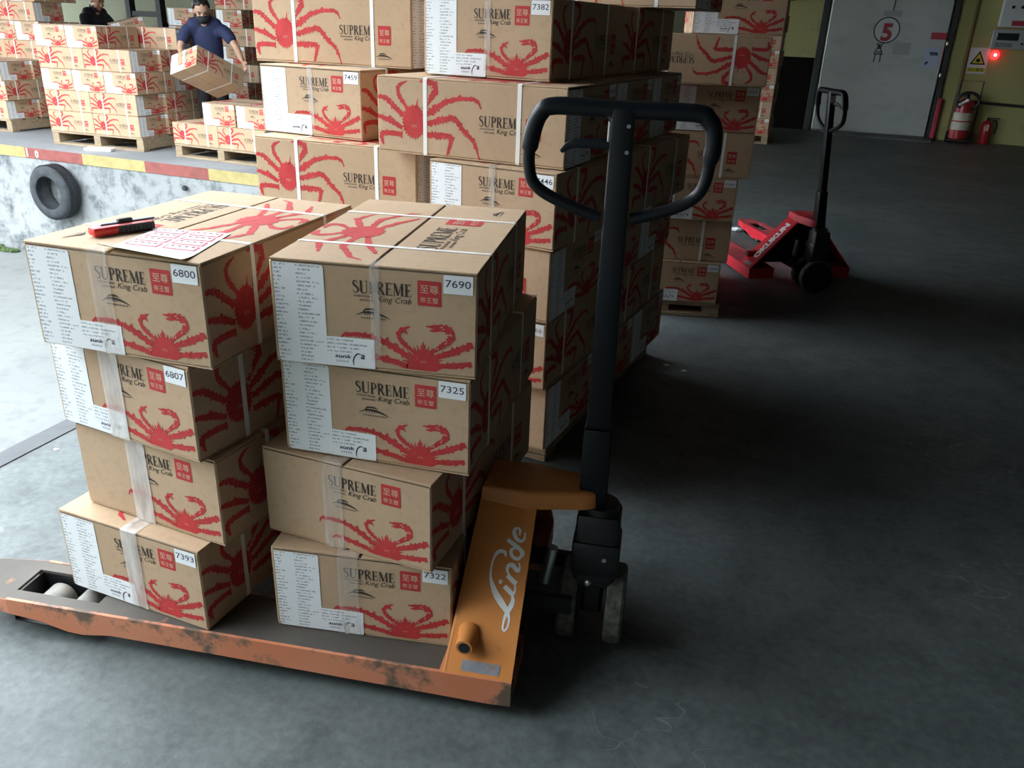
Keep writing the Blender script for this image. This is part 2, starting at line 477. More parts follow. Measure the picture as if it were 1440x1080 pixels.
def rrect(x0, x1, y0, y1, r, n=4):
    out = []
    for cx, cy, a0 in ((x1 - r, y1 - r, 0), (x0 + r, y1 - r, 90), (x0 + r, y0 + r, 180), (x1 - r, y0 + r, 270)):
        for i in range(n + 1):
            a = math.radians(a0 + 90 * i / n); out.append((cx + r * math.cos(a), cy + r * math.sin(a)))
    return out


# ------------------------------------------------------------------ crab carton
W, L, H = 0.422, 0.615, 0.22
HS = H + 0.0028

# serif capitals for the printed word, unit height, drawn with thick and thin strokes
TK, TN = 0.15, 0.055
GLY = {
    'S': (0.52, [('c', [(0.44, 0.74), (0.42, 0.90), (0.26, 0.98), (0.09, 0.86), (0.12, 0.66), (0.28, 0.53), (0.42, 0.40), (0.45, 0.20), (0.30, 0.03), (0.13, 0.06), (0.05, 0.26)], [0.03, 0.06, 0.07, 0.11, 0.14, 0.16, 0.14, 0.11, 0.07, 0.06, 0.03])]),
    'U': (0.78, [('l', [(0.16, 0.98), (0.16, 0.30)], TK), ('c', [(0.16, 0.32), (0.20, 0.10), (0.38, 0.02), (0.56, 0.10), (0.62, 0.32)], [TK, 0.12, 0.07, 0.06, TN]), ('l', [(0.62, 0.30), (0.62, 0.98)], TN), ('l', [(0.02, 0.98), (0.30, 0.98)], 0.04), ('l', [(0.50, 0.98), (0.74, 0.98)], 0.04)]),
    'P': (0.58, [('l', [(0.15, 0), (0.15, 0.98)], TK), ('c', [(0.15, 0.97), (0.36, 0.95), (0.50, 0.74), (0.38, 0.51), (0.15, 0.47)], [TN, 0.09, TK, 0.09, TN]), ('l', [(0.02, 0.02), (0.30, 0.02)], 0.04), ('l', [(0.02, 0.98), (0.15, 0.98)], 0.04)]),
    'R': (0.68, [('l', [(0.15, 0), (0.15, 0.98)], TK), ('c', [(0.15, 0.97), (0.36, 0.95), (0.48, 0.76), (0.38, 0.55), (0.15, 0.50)], [TN, 0.09, TK, 0.09, TN]), ('l', [(0.30, 0.52), (0.60, 0.02)], TK), ('l', [(0.02, 0.02), (0.28, 0.02)], 0.04), ('l', [(0.52, 0.02), (0.70, 0.02)], 0.04), ('l', [(0.02, 0.98), (0.15, 0.98)], 0.04)]),
    'E': (0.58, [('l', [(0.15, 0), (0.15, 0.98)], TK), ('l', [(0.02, 0.97), (0.50, 0.97)], TN), ('l', [(0.15, 0.50), (0.42, 0.50)], TN), ('l', [(0.02, 0.03), (0.54, 0.03)], TN), ('l', [(0.50, 0.99), (0.50, 0.78)], 0.035), ('l', [(0.42, 0.60), (0.42, 0.40)], 0.035), ('l', [(0.54, 0.01), (0.55, 0.24)], 0.035)]),
    'M': (0.92, [('l', [(0.13, 0), (0.16, 0.98)], TN), ('l', [(0.16, 0.98), (0.44, 0.05)], TK), ('l', [(0.44, 0.05), (0.74, 0.98)], TN), ('l', [(0.74, 0.98), (0.77, 0)], TK), ('l', [(0.02, 0.02), (0.24, 0.02)], 0.04), ('l', [(0.66, 0.02), (0.90, 0.02)], 0.04), ('l', [(0.04, 0.98), (0.18, 0.98)], 0.04), ('l', [(0.74, 0.98), (0.88, 0.98)], 0.04)]),
}


def serif_word(word, x0, y0, width, height):
    tot = sum(GLY[c][0] for c in word) + 0.03 * (len(word) - 1)
    out = []; x = 0
    for c in word:
        w, st = GLY[c]
        for kind, pts, wd in st:
            for q in stroke(pts, wd, curve=4 if kind == 'c' else 0):
                out.append([(x0 + (x + a) * width / tot, y0 + b * height) for a, b in q])
        x += w + 0.03
    return out


class Print:
    """ink on one carton face, in metres from the face's lower left corner"""
    def __init__(self): self.red = []; self.black = []; self.grey = []; self.light = []; self.lm = []; self.bm = []

    def seal(self, x0, x1, y0, y1):
        w = x1 - x0; h = y1 - y0
        self.red.append(rrect(x0, x1, y0, y1, 0.06 * w))
        self.lm.append((text_fit('至尊', w * 0.78), (x0 + 0.11 * w, y0 + 0.50 * h)))
        self.lm.append((text_fit('帝王蟹', w * 0.76), (x0 + 0.12 * w, y0 + 0.13 * h)))

    def words(self, x0, x1, ytop):
        w = x1 - x0; h = w * 0.215
        self.black += serif_word('SUPREME', x0, ytop - h, w, h)
        self.bm.append((text_fit('King Crab', w * 0.58, shear=0.28), (x0 + w * 0.42, ytop - h * 1.72)))
        y = ytop - h * 1.30
        for r in range(2):
            x = x0 + w * (0.02 + 0.10 * r)
            while x < x0 + w * 0.37:
                d = rnd.uniform(0.010, 0.03) * w
                self.grey.append([(x, y - h * 0.32 * r), (x + d, y - h * 0.32 * r), (x + d, y + h * 0.16 - h * 0.32 * r), (x, y + h * 0.16 - h * 0.32 * r)])
                x += d + 0.014 * w

    def logo(self, x0, x1, y):
        w = x1 - x0
        P = lambda pts: [(x0 + a * w, y + b * w * 0.68) for a, b in pts]
        self.black += stroke(P([(0.0, 0.10), (0.22, 0.26), (0.5, 0.28), (0.8, 0.18), (1.0, 0.05)]), [0.004 * w, 0.04 * w, 0.075 * w, 0.05 * w, 0.004 * w], curve=4)
        self.black += stroke(P([(0.22, 0.25), (0.30, 0.40), (0.52, 0.42), (0.62, 0.36)]), [0.02 * w, 0.05 * w, 0.05 * w, 0.01 * w], curve=3)
        for k in range(4):
            self.black += stroke(P([(0.26 + 0.08 * k, 0.16), (0.34 + 0.08 * k, 0.34)]), 0.022 * w)
        x = 0.16
        while x < 0.86:
            self.grey.append(P([(x, 0.0), (x + 0.05, 0.0), (x + 0.05, 0.07), (x, 0.07)])); x += 0.075

    def emit(self, mb, O, U, V):
        for i, q in enumerate(self.red): mb.flat([q], O, U, V, 0.0004 + 0.00003 * (i % 11), 2)       # overlapping strokes never share a plane
        for i, q in enumerate(self.black): mb.flat([q], O, U, V, 0.0008 + 0.00002 * (i % 7), 3)
        mb.flat(self.grey, O, U, V, 0.0007, 4)
        mb.flat(self.light, O, U, V, 0.0009, 5)
        for m2, at in self.lm: mb.flat_mesh(m2, O, U, V, 0.0010, 5, 1.0, at)
        for m2, at in self.bm: mb.flat_mesh(m2, O, U, V, 0.0007, 3, 1.0, at)


def crab_eyes(P, cx, cy, s):
    for dx in (-1, 0, 1):
        P.light += stroke([(cx + dx * s, cy - s * 0.5), (cx + dx * s * 0.75, cy + s * 0.5)], [s * 0.14, s * 0.22])


def make_prints():
    r = random.Random(3)
    # ---- end panel (W x H) traced in panel coordinates
    E_ = Print()
    cv = lambda px, py: ((px - 95) / 2547.0, H - (py - (355 + (px - 95) * 0.105)) / 2440.0)
    T = lambda pts: [cv(*p) for p in pts]
    st = 0.004
    # body: flat bottomed dome with spines
    body = [(800, 938), (812, 905), (830, 872), (855, 850), (880, 838), (893, 795), (903, 838), (930, 848), (955, 872), (975, 905), (985, 945), (960, 958), (820, 942)]
    E_.red.append(T(body))
    for k in range(16):
        a = math.pi * (0.06 + 0.88 * k / 15); c = cv(892, 925); rr = 0.037
        b0 = (c[0] + rr * 0.85 * math.cos(a), c[1] + rr * 0.85 * math.sin(a)); b1 = (c[0] + rr * 1.22 * math.cos(a), c[1] + rr * 1.22 * math.sin(a))
        E_.red += stroke([b0, b1], [0.005, 0.0008])
    leg = lambda pts, w: E_.red.__iadd__(stroke(T(pts), [q * 1.06 for q in w], 0.8, 0.0022, rng=r))
    leg([(820, 880), (755, 835), (690, 795)], [0.011, 0.012, 0.013]); leg([(700, 800), (620, 768), (545, 755), (480, 756)], [0.010, 0.009, 0.009, 0.008]); leg([(482, 752), (466, 762), (458, 785)], [0.007, 0.005, 0.002])
    leg([(810, 925), (740, 900), (660, 880), (600, 862)], [0.010, 0.011, 0.010, 0.008]); leg([(600, 866), (560, 860), (530, 880)], [0.007, 0.006, 0.002])
    leg([(955, 885), (1050, 855), (1150, 822)], [0.011, 0.013, 0.011]); leg([(975, 930), (1060, 928), (1145, 918)], [0.009, 0.012, 0.010])
    E_.red += stroke(T([(850, 855), (795, 812), (768, 775), (775, 740), (825, 720)]), [0.005, 0.009, 0.009, 0.008, 0.002], 0.7, 0.002, 4, r)
    E_.red += stroke(T([(775, 745), (800, 742), (812, 760)]), [0.006, 0.005, 0.002], 0.2)
    E_.red += stroke(T([(935, 858), (990, 825), (1035, 790), (1035, 752), (985, 728), (910, 722)]), [0.006, 0.010, 0.013, 0.0145, 0.012, 0.002], 0.6, 0.002, 4, r)
    E_.red += stroke(T([(985, 735), (950, 745), (925, 742)]), [0.010, 0.006, 0.002], 0.2)
    for k in range(14):
        P_ = T([(r.uniform(940, 1030), r.uniform(728, 815))])
        q_ = [(990, 735), (1030, 770), (1015, 805), (960, 838)][k % 4]; P_ = T([(q_[0] + r.uniform(-12, 12), q_[1] + r.uniform(-10, 10))])
        E_.light += disc2d(P_[0][0], P_[0][1], 0.0015, 0.0011, 6, 0.2, r)
    crab_eyes(E_, *cv(893, 905), 0.005)
    E_.words(0.171, 0.291, 0.188)
    E_.seal(0.303, 0.350, 0.147, 0.198)
    E_.logo(0.175, 0.247, 0.110)
    # ---- long side panel (L x H)
    S_ = Print()
    cv2 = lambda px, py: ((px - 650) / 1598.0, H - (py - (380 + (px - 650) * 0.081)) / 1705.0)
    T = lambda pts: [cv2(*p) for p in pts]
    c = cv2(855, 610)
    S_.red += disc2d(c[0], c[1], 0.039, 0.046, 56, 0.13, r)
    S_.red += stroke(T([(868, 545), (876, 495)]), [0.008, 0.001])
    leg = lambda pts, w: S_.red.__iadd__(stroke(T(pts), [q * 1.06 for q in w], 0.75, 0.0034, rng=r))
    leg([(905, 585), (960, 555), (1030, 512)], [0.013, 0.016, 0.014]); leg([(1025, 515), (1100, 502), (1170, 505)], [0.013, 0.012, 0.010]); leg([(1168, 502), (1195, 520), (1210, 552)], [0.011, 0.007, 0.002])
    leg([(920, 622), (1000, 602), (1070, 590)], [0.013, 0.016, 0.014]); leg([(1070, 588), (1110, 640), (1168, 698)], [0.014, 0.013, 0.011]); leg([(1165, 690), (1190, 740), (1207, 795)], [0.010, 0.008, 0.002])
    leg([(920, 672), (1000, 676), (1060, 682)], [0.013, 0.017, 0.014]); leg([(1060, 680), (1048, 730), (1035, 772)], [0.012, 0.011, 0.005])
    leg([(795, 580), (745, 535), (700, 490)], [0.013, 0.015, 0.012]); leg([(700, 490), (655, 482)], [0.013, 0.010])
    leg([(790, 640), (720, 600), (652, 578)], [0.013, 0.015, 0.010])
    leg([(790, 672), (730, 665), (668, 662)], [0.013, 0.016, 0.013]); leg([(668, 660), (672, 690), (682, 722)], [0.012, 0.011, 0.005])
    S_.red += stroke(T([(822, 548), (785, 500), (768, 460), (778, 430), (818, 414)]), [0.008, 0.012, 0.012, 0.010, 0.003], 0.7, 0.003, 4, r)
    S_.red += stroke(T([(905, 550), (945, 500), (970, 460), (955, 428), (885, 415)]), [0.008, 0.015, 0.020, 0.018, 0.003], 0.6, 0.003, 4, r)
    for k in range(16):
        t_ = r.uniform(0, 1); P_ = T([(905 + 60 * t_ + r.uniform(-8, 8), 540 - 80 * t_ + r.uniform(-10, 10)) if t_ < 0.6 else (968 - 70 * (t_ - 0.6) / 0.4 + r.uniform(-6, 6), 455 - 32 * (t_ - 0.6) / 0.4 + r.uniform(-8, 8))])
        S_.light += disc2d(P_[0][0], P_[0][1], 0.0022, 0.0016, 6, 0.2, r)
    crab_eyes(S_, c[0], c[1] - 0.012, 0.008)
    S_.words(0.345, 0.480, 0.128)
    S_.seal(0.492, 0.540, 0.070, 0.130)
    S_.logo(0.480, 0.545, 0.026)
    # ---- top panel: drawn L wide, W high; its lower half is one flap and its upper half the other
    T_ = Print()
    cx, cy = 0.255, 0.315
    T_.red += disc2d(cx, cy, 0.052, 0.046, 36, 0.12, r)
    for sx in (-1, 1):
        for pts, w in (([(0.04, 0.02), (0.12, 0.055), (0.19, 0.03)], [0.013, 0.016, 0.005]), ([(0.045, -0.005), (0.13, 0.0), (0.21, -0.045), (0.225, -0.075)], [0.013, 0.016, 0.012, 0.003]), ([(0.04, -0.025), (0.11, -0.05), (0.17, -0.085)], [0.013, 0.016, 0.008])):
            T_.red += stroke([(cx + sx * a, cy + b) for a, b in pts], w, 0.5, 0.007, rng=r)
        T_.red += stroke([(cx + sx * 0.02, cy + 0.04), (cx + sx * 0.05, cy + 0.07), (cx + sx * 0.045, cy + 0.094), (cx + sx * 0.01, cy + 0.096)], [0.010, 0.016, 0.018, 0.004], 0.3, 0.004, 4, r)
    T_.words(0.150, 0.355, 0.165)
    T_.seal(0.385, 0.455, 0.075, 0.16)
    T_.logo(0.50, 0.57, 0.05)
    return E_, S_, T_


PE, PS, PT = make_prints()


def carton_body():
    mb = MB()
    hw, hl = W / 2, L / 2
    mb.bbox(-hw, hw, -hl, hl, 0.004, H - 0.004, 0.0035, 0)
    for z0, z1 in ((H - 0.0042, H), (0, 0.0042)):
        mb.bbox(-hw + 0.001, -0.003, -hl + 0.0015, hl - 0.0015, z0, z1, 0.0012, 0)
        mb.bbox(0.003, hw - 0.001, -hl + 0.0015, hl - 0.0015, z0, z1, 0.0012, 0)
    mb.box(-0.003, 0.003, -hl + 0.004, hl - 0.004, H - 0.0042, H - 0.003, 1)
    # dark line of the flap edge on each end
    mb.box(-hw + 0.006, hw - 0.006, -hl - 0.0003, -hl + 0.001, H - 0.0062, H - 0.0048, 1)
    mb.box(-hw + 0.006, hw - 0.006, hl - 0.001, hl + 0.0003, H - 0.0062, H - 0.0048, 1)
    PE.emit(mb, (-hw, -hl, 0), (1, 0, 0), (0, 0, 1))
    PE.emit(mb, (hw, hl, 0), (-1, 0, 0), (0, 0, 1))
    PS.emit(mb, (hw, -hl, 0), (0, 1, 0), (0, 0, 1))
    PS.emit(mb, (-hw, hl, 0), (0, -1, 0), (0, 0, 1))
    PT.emit(mb, (hw, -hl, H), (0, 1, 0), (-1, 0, 0))
    return mb.mesh('carton_body', ['kraft', 'gap', 'red_ink', 'black_ink', 'grey_ink', 'seal_ink'])


def strap_mesh():
    mb = MB(); hw = W / 2 + 0.0006; r = 0.005; t = 0.0007; w = 0.0065
    ring = []
    for cx, cz, a0 in ((hw - r, H - r + 0.0006, 0), (-hw + r, H - r + 0.0006, 90), (-hw + r, r - 0.0002, 180), (hw - r, r - 0.0002, 270)):
        for i in range(4):
            a = math.radians(a0 + 30 * i); ring.append((cx + r * math.cos(a), cz + r * math.sin(a), math.cos(a), math.sin(a)))
    n = len(ring); vs = []
    for x, z, nx, nz in ring:
        vs += [(x, -w, z), (x, w, z), (x + nx * t, w, z + nz * t), (x + nx * t, -w, z + nz * t)]
    fs = []
    for i in range(n):
        a, b = 4 * i, 4 * ((i + 1) % n)
        for k in range(4): fs.append((a + k, a + (k + 1) % 4, b + (k + 1) % 4, b + k))
    mb.add(vs, fs)
    return mb.mesh('strap', ['strap'])


def sheet_poly(mb, poly, y, th=0.0004, mat=0):
    """thin sheet lying on the -y end panel; poly in panel metres"""
    pts = [(-W / 2 + a, b) for a, b in poly]; n = len(pts)
    mb.add([(a, y, b) for a, b in pts] + [(a, y - th, b) for a, b in pts],
           [list(range(n))[::-1], list(range(n, 2 * n))] + [(i, (i + 1) % n, n + (i + 1) % n, n + i) for i in range(n)], mat)


def label_mesh():
    mb = MB()
    y = -L / 2 - 0.0006
    r = 0.006
    poly = [(0.008, 0.212), (0.008, 0.008), (0.014, 0.003), (0.213, 0.003), (0.213, 0.066), (0.113, 0.066), (0.113, 0.208), (0.109, 0.212)]
    sheet_poly(mb, poly, y, 0.0004, 0)
    O = (-W / 2, y - 0.0004, 0); U = (1, 0, 0); V = (0, 0, 1)
    tm = text_fit('sunk', 0.036, bold=0.03, shear=0.2); tm = ([(a, b * 0.62) for a, b in tm[0]], tm[1])
    mb.flat_mesh(tm, O, U, V, 0.0003, 1, 1.0, (0.128, 0.021))
    mb.flat_mesh(text_fit('a', 0.009, bold=0.03, shear=0.2), O, U, V, 0.0003, 1, 1.0, (0.183, 0.022))
    mb.flat(stroke([(0.184, 0.031), (0.177, 0.033), (0.170, 0.026), (0.167, 0.016), (0.168, 0.006)], [0.001, 0.003, 0.003, 0.003, 0.001], curve=4), O, U, V, 0.0003, 1)
    for k in range(5): mb.flat([[(0.131 + 0.0055 * k, 0.012), (0.135 + 0.0055 * k, 0.012), (0.135 + 0.0055 * k, 0.0165), (0.131 + 0.0055 * k, 0.0165)]], O, U, V, 0.0003, 2)
    return mb.mesh('shipping_label', ['label', 'digit', 'pale_ink'], uvf=lambda co: ((co.x + W / 2) / 0.205, co.z / 0.215))


def sticker_mesh(num):
    mb = MB(); y = -L / 2 - 0.0012
    sheet_poly(mb, rrect(0.355, 0.413, 0.176, 0.213, 0.002, 2), y, 0.0004, 0)
    O = (-W / 2, y - 0.0004, 0)
    if num:
        tm = text_fit(num, 0.050, bold=0.004); tm = ([(a, b * 0.80) for a, b in tm[0]], tm[1])
        mb.flat_mesh(tm, O, (1, 0, 0), (0, 0, 1), 0.0003, 1, 1.0, (0.359, 0.189))
    else:
        for k in range(4):
            a = 0.362 + 0.012 * k
            mb.flat(stroke([(a, 0.188), (a + 0.003, 0.2), (a + 0.007, 0.194), (a + 0.004, 0.186)], 0.0022), O, (1, 0, 0), (0, 0, 1), 0.0003, 1)
    return mb.mesh('number_sticker', ['paper', 'digit'])


def tape_mesh(x0, x1, zb, y_in, mat='tape'):
    mb = MB(); y = -L / 2 - 0.0022; zt = H + 0.0012
    pts = [(y, zb), (y, H - 0.02), (y, zt - 0.002), (y + 0.002, zt), (-L / 2 + y_in, zt)]
    pts2 = [(y - 0.0003, zb), (y - 0.0003, H - 0.02), (y - 0.0003, zt - 0.002), (y + 0.002, zt + 0.0003), (-L / 2 + y_in, zt + 0.0003)]
    vs = []
    for P in (pts2,):
        for a, b in P: vs += [(x0, a, b), (x1, a, b)]
    mb.add(vs, [(2 * i, 2 * i + 1, 2 * i + 3, 2 * i + 2) for i in range(4)])
    return mb.mesh('packing_tape', [mat])


ME_BODY = carton_body(); ME_STRAP = strap_mesh(); ME_LABEL = label_mesh(); ME_STICK = sticker_mesh(None)
ME_TAPE = {1: tape_mesh(-0.014, 0.034, 0.004, 0.06, 'tape_white'), 2: tape_mesh(-0.054, -0.006, 0.001, 0.05), 3: tape_mesh(-0.004, 0.016, 0.02, 0.05), 4: tape_mesh(-0.052, 0.006, 0.001, 0.05, 'tape_white')}


def carton_at(mtx, label, group, number='', shipping=True, tape=0):
    o = thing('carton', label, 'carton', mtx, group)
    link('body', ME_BODY, o)
    for yy in (-0.163, 0.141): link('strap', ME_STRAP, o, Matrix.Translation((0, yy, 0)))
    if shipping:
        link('shipping_label', ME_LABEL, o)
        link('number_sticker', sticker_mesh(number) if number else ME_STICK, o)
    if tape: link('packing_tape', ME_TAPE[tape], o, Matrix.Rotation(math.pi, 4, 'Z') if not shipping else None)
    return o


def carton(x, y, z, yaw, kind, label, group, upside=False, **k):
    """kind e: labelled end to the front, E: other end to the front, l: label to the right, k: label to the left. x, y is the front left bottom corner"""
    a, b = (W, L) if kind in 'eE' else (L, W)
    add = {'e': 0, 'E': math.pi, 'l': math.pi / 2, 'k': -math.pi / 2}[kind]
    c = Matrix.Rotation(yaw, 4, 'Z') @ Vector((a / 2, b / 2, 0))
    m = TR(x + c.x, y + c.y, z, yaw + add)
    if upside: m = m @ Matrix.Translation((0, 0, H)) @ Matrix.Rotation(math.pi, 4, 'X')
    return carton_at(m, label, group, **k)


# ------------------------------------------------------------------ setting
BY = -0.2                                             # the building's own yaw
dock0 = Vector((-7.399, 8.273, 0)); ddir = Vector((math.cos(BY), math.sin(BY), 0))
def dock_pt(t): return dock0 + ddir * t               # along the far platform's edge
pit_c = Vector((-1.385, 7.072, 0))                    # inner corner of the loading bay
edge_dir = Vector((0.157, 0.9876, 0))
def wall_y(x): return 15.07 - 0.2126 * (x - 1.84)

mb = MB()
e0 = pit_c - edge_dir * 9.6
lf = dock_pt(-8.0)
# our platform, one slab with the far platform
P1 = [(e0.x, e0.y), (9.5, e0.y), (9.5, wall_y(9.5)), (pit_c.x, wall_y(pit_c.x)), (pit_c.x, pit_c.y)]
mb.prism(P1, -0.25, 0.0)
struct('floor', mb, ['floor'])
mb = MB()
mb.prism([(lf.x, lf.y), (pit_c.x, pit_c.y), (pit_c.x, wall_y(pit_c.x)), (lf.x, wall_y(lf.x))], -0.25, 0.0)
struct('floor_dock', mb, ['dock_top'])
# kerb along our platform's edge
mb = MB()
kn = Vector((0.9876, -0.157, 0))
a, b = e0, pit_c
mb.prism([(a.x, a.y), (a.x + kn.x * 0.085, a.y + kn.y * 0.085), (b.x + kn.x * 0.085, b.y + kn.y * 0.085), (b.x, b.y)], -0.1, 0.004)
struct('trim_1', mb, ['curb'])
# bay walls and the sunken yard
nd = Vector((-ddir.y, ddir.x, 0))
mb = MB(); p, q = dock_pt(-8), pit_c
mb.prism([(p.x, p.y), (q.x, q.y), (q.x + nd.x * 0.3, q.y + nd.y * 0.3), (p.x + nd.x * 0.3, p.y + nd.y * 0.3)], -1.25, -0.25)
# face from the slab down
mb.prism([(p.x - nd.x * 0.012, p.y - nd.y * 0.012), (q.x - nd.x * 0.012, q.y - nd.y * 0.012), (q.x, q.y), (p.x, p.y)], -1.25, -0.115)
struct('wall_dock', mb, ['white_wall'])
mb = MB(); p, q = e0, pit_c
mb.prism([(p.x, p.y), (p.x + kn.x * 0.3, p.y + kn.y * 0.3), (q.x + kn.x * 0.3, q.y + kn.y * 0.3), (q.x, q.y)], -1.25, -0.25)
struct('wall_bay', mb, ['white_wall'])
mb = MB(); mb.prism([(-30, -30), (9.5, -30), (9.5, e0.y), (e0.x, e0.y), (pit_c.x, pit_c.y), (lf.x, lf.y), (-30, lf.y + 3)], -1.35, -1.2)
struct('floor_yard', mb, ['pit_floor'])
# painted edge band of the far platform: red and yellow stretches
mb = MB(); p, q = dock_pt(-8), pit_c
strip = MB()
strip.prism([(p.x - nd.x * 0.004, p.y - nd.y * 0.004), (q.x - nd.x * 0.004, q.y - nd.y * 0.004), (q.x, q.y), (p.x, p.y)], -0.115, -0.002)
band = struct('trim_2', strip, ['curb'])
tt = [0.389, 1.240, 2.106, 2.934]
dt = (tt[3] - tt[0]) / 3
edges = [tt[0] - dt * k for k in range(6, 0, -1)] + tt + [tt[3] + dt * k for k in range(1, 4)]
for i in range(len(edges) - 1):
    t0, t1 = edges[i], min(edges[i + 1], (pit_c - dock0).dot(ddir))
    if t1 <= t0: continue
    colr = 'band_red' if (i - 6) % 2 == 0 else 'band_yellow'
    mb = MB(); a, b = dock_pt(t0), dock_pt(t1)
    f0, f1 = nd * -0.009, nd * -0.003
    mb.prism([((a + f0).x, (a + f0).y), ((b + f0).x, (b + f0).y), ((b + f1).x, (b + f1).y), ((a + f1).x, (a + f1).y)], -0.112, 0.001)
    o = mb.build('painted_band', [colr], band)
# the bay number 10 on the red stretch
mb = MB()
for ch, t in (('1', 0.41), ('0', 0.54)):
    o_ = dock_pt(t) + nd * -0.009 + Vector((0, 0, -0.098))
    mb.flat_mesh(text_fit(ch, 0.018 if ch == '1' else 0.050, bold=0.02), o_, ddir, (0, 0, 1), 0.001, 0)
mb.build('bay_number', ['white_paint'], band)['label'] = 'white painted number 10'

# back wall, right wall, front wall, roof
def wall_seg(name, x0, x1, z0, z1, mat, th=0.25, off=0.0):
    mb = MB(); y0, y1 = wall_y(x0) - off, wall_y(x1) - off
    mb.prism([(x0, y0), (x1, y1), (x1 + 0.05, y1 + th), (x0 + 0.05, y0 + th)], z0, z1)
    return struct(name, mb, [mat])
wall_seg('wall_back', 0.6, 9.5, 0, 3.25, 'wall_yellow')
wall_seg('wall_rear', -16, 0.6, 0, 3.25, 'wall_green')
wall_seg('baseboard_back', 0.62, 2.16, 0, 1.12, 'dado', 0.02, 0.02)
mb = MB(); mb.box(9.5, 9.75, e0.y, 13.7, 0, 3.25); struct('wall_right', mb, ['interior'])
mb = MB(); mb.box(-8.5, 9.5, e0.y - 0.25, e0.y, -1.2, 5.5); struct('wall_front', mb, ['interior'])  # unseen wall, carried on past the platform to block sky light over the bay
mb = MB()
ov = 1.9  # unseen roof overhang, added to shade the far platform from overhead sky
rin = 0.7
rp = [(e0.x + rin, e0.y - 0.3), (9.75, e0.y - 0.3), (9.75, wall_y(9.75) + 0.3), (-16, wall_y(-16) + 0.3), ((lf - nd * ov).x, (lf - nd * ov).y), ((pit_c - nd * ov).x + rin - 0.16 * ov, (pit_c - nd * ov).y)]
mb.prism(rp, 3.2, 3.35)
struct('ceiling', mb, ['roof'])
mb = MB(); a, b = e0 + kn * (rin - 0.1), pit_c + kn * (rin - 0.1)
mb.prism([(a.x, a.y), (a.x + kn.x * 0.3, a.y + kn.y * 0.3), (b.x + kn.x * 0.3, b.y + kn.y * 0.3), (b.x, b.y)], 2.3, 3.2)
struct('trim_sky_block', mb, ['roof'])  # unseen beam, added to keep sky light from reaching deep inside
mb = MB(); mb.box(-22.5, -22, -30, 14, -1.2, 5.0); struct('wall_horizon_block', mb, ['interior'])  # unseen wall, added to block the low sky across the yard


# ------------------------------------------------------------------ pallets
def pallet(mtx, w, d, label, group=None, h=0.15):
    o = thing('wooden_pallet', label, 'pallet', mtx, group)
    def part(name, *b):
        mb = MB(); mb.bbox(*b, 0.003); mb.build(name, ['wood'], o)
    n = 7; bw = d / n * 0.80
    for i in range(n):
        y = i * (d - bw) / (n - 1)
        part('deck_board', 0, w, y, y + bw, h - 0.022, h)
    for i in range(3):
        x = i * (w - 0.09) / 2
        part('stringer', x, x + 0.09, 0.005, d - 0.005, 0.022, h - 0.022)
    for i in range(3):
        y = i * (d - 0.1) / 2
        part('bottom_board', 0, w, y, y + 0.1, 0, 0.022)
    return o


# ------------------------------------------------------------------ pallet jacks
LOGO = {'L': ([(-0.0552, 0.2705), (-0.0575, 0.2792), (-0.0662, 0.2815), (-0.0753, 0.2767), (-0.0815, 0.2635), (-0.0839, 0.2468), (-0.0831, 0.2253), (-0.0774, 0.2073), (-0.0646, 0.1851), (-0.0494, 0.1675), (-0.0345, 0.1513), (-0.0269, 0.1381), (-0.026, 0.1201), (-0.0317, 0.1081), (-0.0372, 0.112), (-0.0373, 0.1262), (-0.0344, 0.1422), (-0.0265, 0.1617), (-0.0237, 0.1752), (-0.0273, 0.1879)],
              [0.004, 0.007, 0.009, 0.008, 0.0045, 0.004, 0.005, 0.009, 0.014, 0.015, 0.011, 0.006, 0.0045, 0.0045, 0.0045, 0.005, 0.008, 0.011, 0.009, 0.005]),
        'i': ([(-0.0475, 0.2041), (-0.036, 0.1959), (-0.0267, 0.1893), (-0.0224, 0.1966), (-0.023, 0.2098)], [0.010, 0.011, 0.009, 0.005, 0.004]),
        'n1': ([(-0.0449, 0.2294), (-0.0329, 0.2204), (-0.0213, 0.2127)], [0.010, 0.011, 0.010]),
        'n2': ([(-0.0334, 0.223), (-0.0463, 0.2386), (-0.0447, 0.251), (-0.0352, 0.2524), (-0.0225, 0.242), (-0.0188, 0.2506), (-0.0226, 0.2609)], [0.003, 0.006, 0.009, 0.011, 0.009, 0.004, 0.003]),
        'd1': ([(-0.0567, 0.3096), (-0.0367, 0.2985), (-0.0165, 0.2849), (-0.0176, 0.2738)], [0.009, 0.010, 0.008, 0.003]),
        'd2': ([(-0.0226, 0.2881), (-0.0359, 0.2931), (-0.0444, 0.2851), (-0.0398, 0.2734), (-0.0265, 0.2685), (-0.0196, 0.2776), (-0.0226, 0.2881)], [0.005, 0.006, 0.008, 0.008, 0.008, 0.006, 0.005]),
        'e': ([(-0.0306, 0.3228), (-0.0304, 0.3339), (-0.0374, 0.3391), (-0.0435, 0.3335), (-0.0418, 0.3227), (-0.0348, 0.3134), (-0.0245, 0.3098), (-0.0178, 0.3177), (-0.0188, 0.3314)], [0.004, 0.006, 0.005, 0.008, 0.009, 0.009, 0.007, 0.005, 0.003])}

LOOP = [(0.03, 0.724), (0.096, 0.745), (0.144, 0.772), (0.163, 0.804), (0.168, 0.851), (0.170, 0.875), (0.167, 0.904), (0.155, 0.922), (0.130, 0.932), (-0.017, 0.931), (-0.127, 0.932), (-0.156, 0.918), (-0.170, 0.885), (-0.176, 0.851), (-0.177, 0.823), (-0.168, 0.785), (-0.137, 0.761), (-0.082, 0.739), (-0.031, 0.723)]


